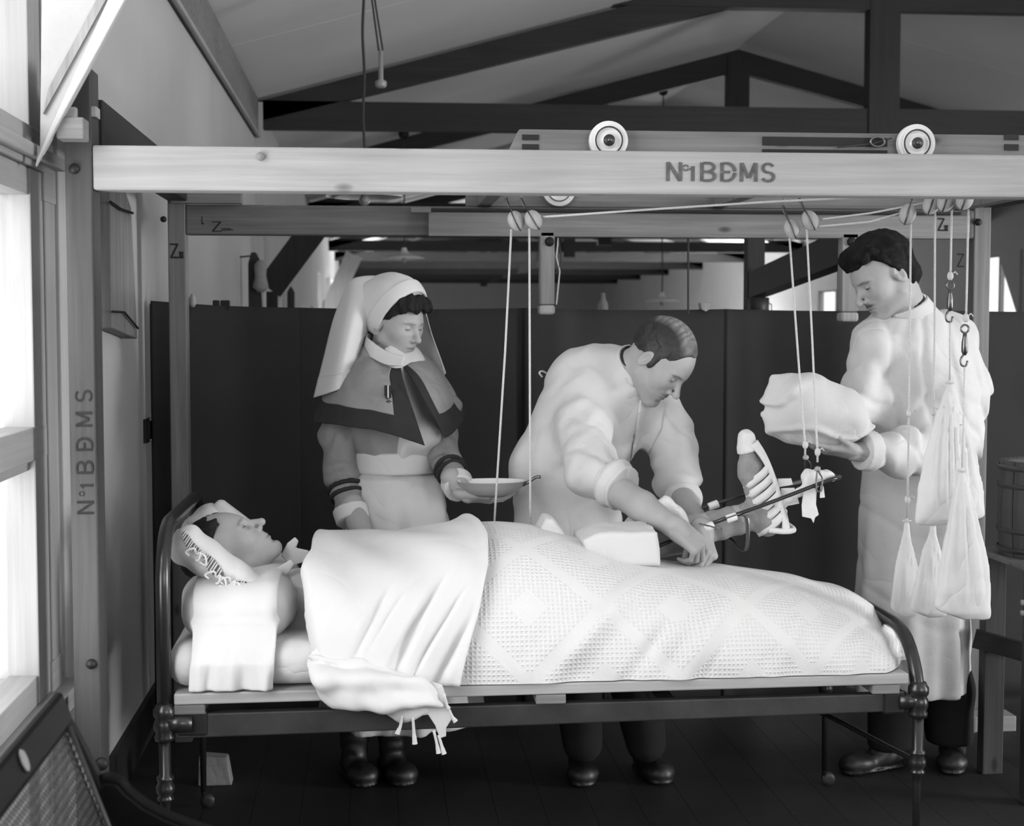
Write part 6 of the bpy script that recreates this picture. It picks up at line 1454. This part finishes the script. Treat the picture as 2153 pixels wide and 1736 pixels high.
for k in range(int(Hp/stp)):
    t0 = k*stp+.004; mb.add([pp(0, t0-.0014, -.002), pp(Wp, t0-.0014, -.002), pp(Wp, t0+.0014, -.002), pp(0, t0+.0014, -.002)], [(0,1,2,3)])
cw = mb.build('cane_weave', M['wicker'], chair); cw['kind'] = 'stuff'
inn = [pp(Wp-.012, t_, .008) for t_ in (0, .2, .42)]; MB().tube(inn, .006, 8).build('inner_bead', M['rail'], chair, True)
lb = pp(.1, .06, 0); px0 = PX(20, 1578, ta[0]+.05)
oc = [o0-dn_*.028+np.array((0,.245,0))+fw*.012+(np.array((0,1,0))*.015*math.cos(a)+dn_*.017*math.sin(a)) for a in np.linspace(0, 2*math.pi, 9)[:-1]]
MB().prism(oc, fw*.002).build('paper_label', M['bandage_grey'], chair)
side = [c_(178,1700), c_(216,1645), c_(246,1649), c_(262,1668), c_(300,1698), c_(345,1722), c_(395,1742), c_(440,1756), c_(440,1830), c_(200,1830)]
MB().prism(side, (0,.03,0)).build('arm_panel', M['ebony'], chair, bev=.004)
MB().tube(spline([c_(212,1652)+(0,.015,0), c_(220,1643)+(0,.015,0), c_(246,1648)+(0,.015,0), c_(262,1667)+(0,.015,0), c_(300,1697)+(0,.015,0), c_(345,1721)+(0,.015,0), c_(395,1741)+(0,.015,0), c_(440,1755)+(0,.015,0)], 5), .012, 8).build('arm_rest', M['ebony'], chair, True)
sx = c_(200,1700)[0]
MB().box((sx-.05, NYc, .40), (sx+.42, CY_+.03, .44)).build('seat', M['ebony'], chair, bev=.006)
for (x_, y_) in ((sx-.03, NYc+.02), (sx-.03, CY_), (sx+.38, NYc+.02), (sx+.38, CY_)): MB().box((x_-.02, y_-.02, 0), (x_+.02, y_+.02, .45 if x_ < sx else .60)).build('leg', M['ebony'], chair, bev=.004)
MB().box((sx-.06, NYc-.03, .42), (sx+.40, NYc, .62)).build('arm_panel', M['ebony'], chair, bev=.006)
for a, b in ((c_(222,1718), np.array((sx-.03, CY_, .44))),): MB().bar(a+(0,.017,0), b, .035, .04, up=(1,0,0)).build('back_foot', M['ebony'], chair)
# ------------------------------------------------------------------ cask on a stand at the right edge
KY = 4.62; kx = PY(2106, 1100, KY)[0]; kr = .15; kz0, kz1 = PY(2106, 1166, KY)[2], PY(2106, 968, KY)[2]
keg = thing('wooden_cask', (kx+kr, KY, kz0), 'banded wooden cask standing on the table at the right edge', 'cask')
for k in range(16):
    a0, a1 = 2*math.pi*k/16+.01, 2*math.pi*(k+1)/16-.01; mb = MB(); prof_ = [(0,.96),(.25,1.0),(.5,1.02),(.75,1.0),(1,.97)]; V = []
    for (t_, r_) in prof_:
        for aa in np.linspace(a0, a1, 4): V.append((kx+kr+kr*r_*math.cos(aa), KY+kr*r_*math.sin(aa), kz0+(kz1-kz0)*t_))
        for aa in np.linspace(a1, a0, 4): V.append((kx+kr+kr*(r_-.1)*math.cos(aa), KY+kr*(r_-.1)*math.sin(aa), kz0+(kz1-kz0)*t_))
    F = [tuple(range(8))[::-1], tuple(32+i for i in range(8))]
    for r_ in range(4): F += [(r_*8+i, r_*8+(i+1) % 8, (r_+1)*8+(i+1) % 8, (r_+1)*8+i) for i in range(8)]
    mb.add(V, F).build('stave', M['brown_z'], keg)
for t_ in (.07, .27, .74, .93):
    MB().lathe((kx+kr, KY, kz0+(kz1-kz0)*t_), (0,0,1), [(-.008,kr*1.005),(-.006,kr*1.03),(.006,kr*1.03),(.008,kr*1.005)], 32, cap=False).build('hoop', M['rail'], keg, True)
MB().lathe((kx+kr, KY, kz1-.012), (0,0,1), [(0,kr*.88),(.006,kr*.88)], 28).build('lid', M['pine2_x'], keg)
st = thing('side_table', (kx+.2, KY, 0), 'plain dark table under the cask at the right edge', 'table')
MB().box((kx-.012, KY-.22, kz0-.022), (kx+.55, KY+.2, kz0-.001)).build('table_top', M['brown_x'], st, bev=.006)
for (x_, y_) in ((kx+.035, KY-.18), (kx+.48, KY-.18), (kx+.035, KY+.15), (kx+.48, KY+.15)): MB().box((x_-.03, y_-.025, 0), (x_+.04, y_+.025, kz0-.022)).build('leg', M['brown_z'], st, bev=.003)
MB().bar((kx-.03, KY+.13, .46), (kx+.5, KY-.1, .33), .03, .06).build('brace', M['dark_x'], st)
for z_ in (PY(2110, 1270, KY-.2)[2], PY(2112, 1292, KY-.2)[2]): MB().lathe((kx+.003, KY-.18, z_), (-1,0,0), [(0,.008),(.012,.010),(.014,.004)], 10).build('peg', M['pine_z'], st, True)
bx = thing('floor_block', tuple(PZ(2076, 1540, 0)), 'pale low block lying on the floor behind the table leg', 'block')
pa_, pb_ = PZ(2042, 1540, 0), PZ(2112, 1540, 0); MB().box((pa_[0], pa_[1], 0), (pb_[0]+.05, pa_[1]+.10, .058)).build('block', M['pine_x'], bx, bev=.004)
MB().box((pa_[0]+.002, pa_[1]-.004, .0), (pa_[0]+.014, pa_[1]+.0, .056)).build('end_cleat', M['tan_z'], bx)
pk = thing('paper_packet', tuple(PZ(455, 1652, 0)), 'pale packet lying on the floor under the bed head', 'packet')
pa_ = PZ(455, 1652, 0); MB().prism([pa_+(-.06,0,0), pa_+(.05,0,0), pa_+(.035,.0,.09), pa_+(-.055,0,.10)], (0,.06,0)).build('packet_body', M['greycloth'], pk, bev=.005)
MB().prism([pa_+(-.055,-.002,.07), pa_+(.037,-.002,.065), pa_+(.034,-.002,.088), pa_+(-.053,-.002,.098)], (0,.004,0)).build('flap', M['greycloth'], pk)
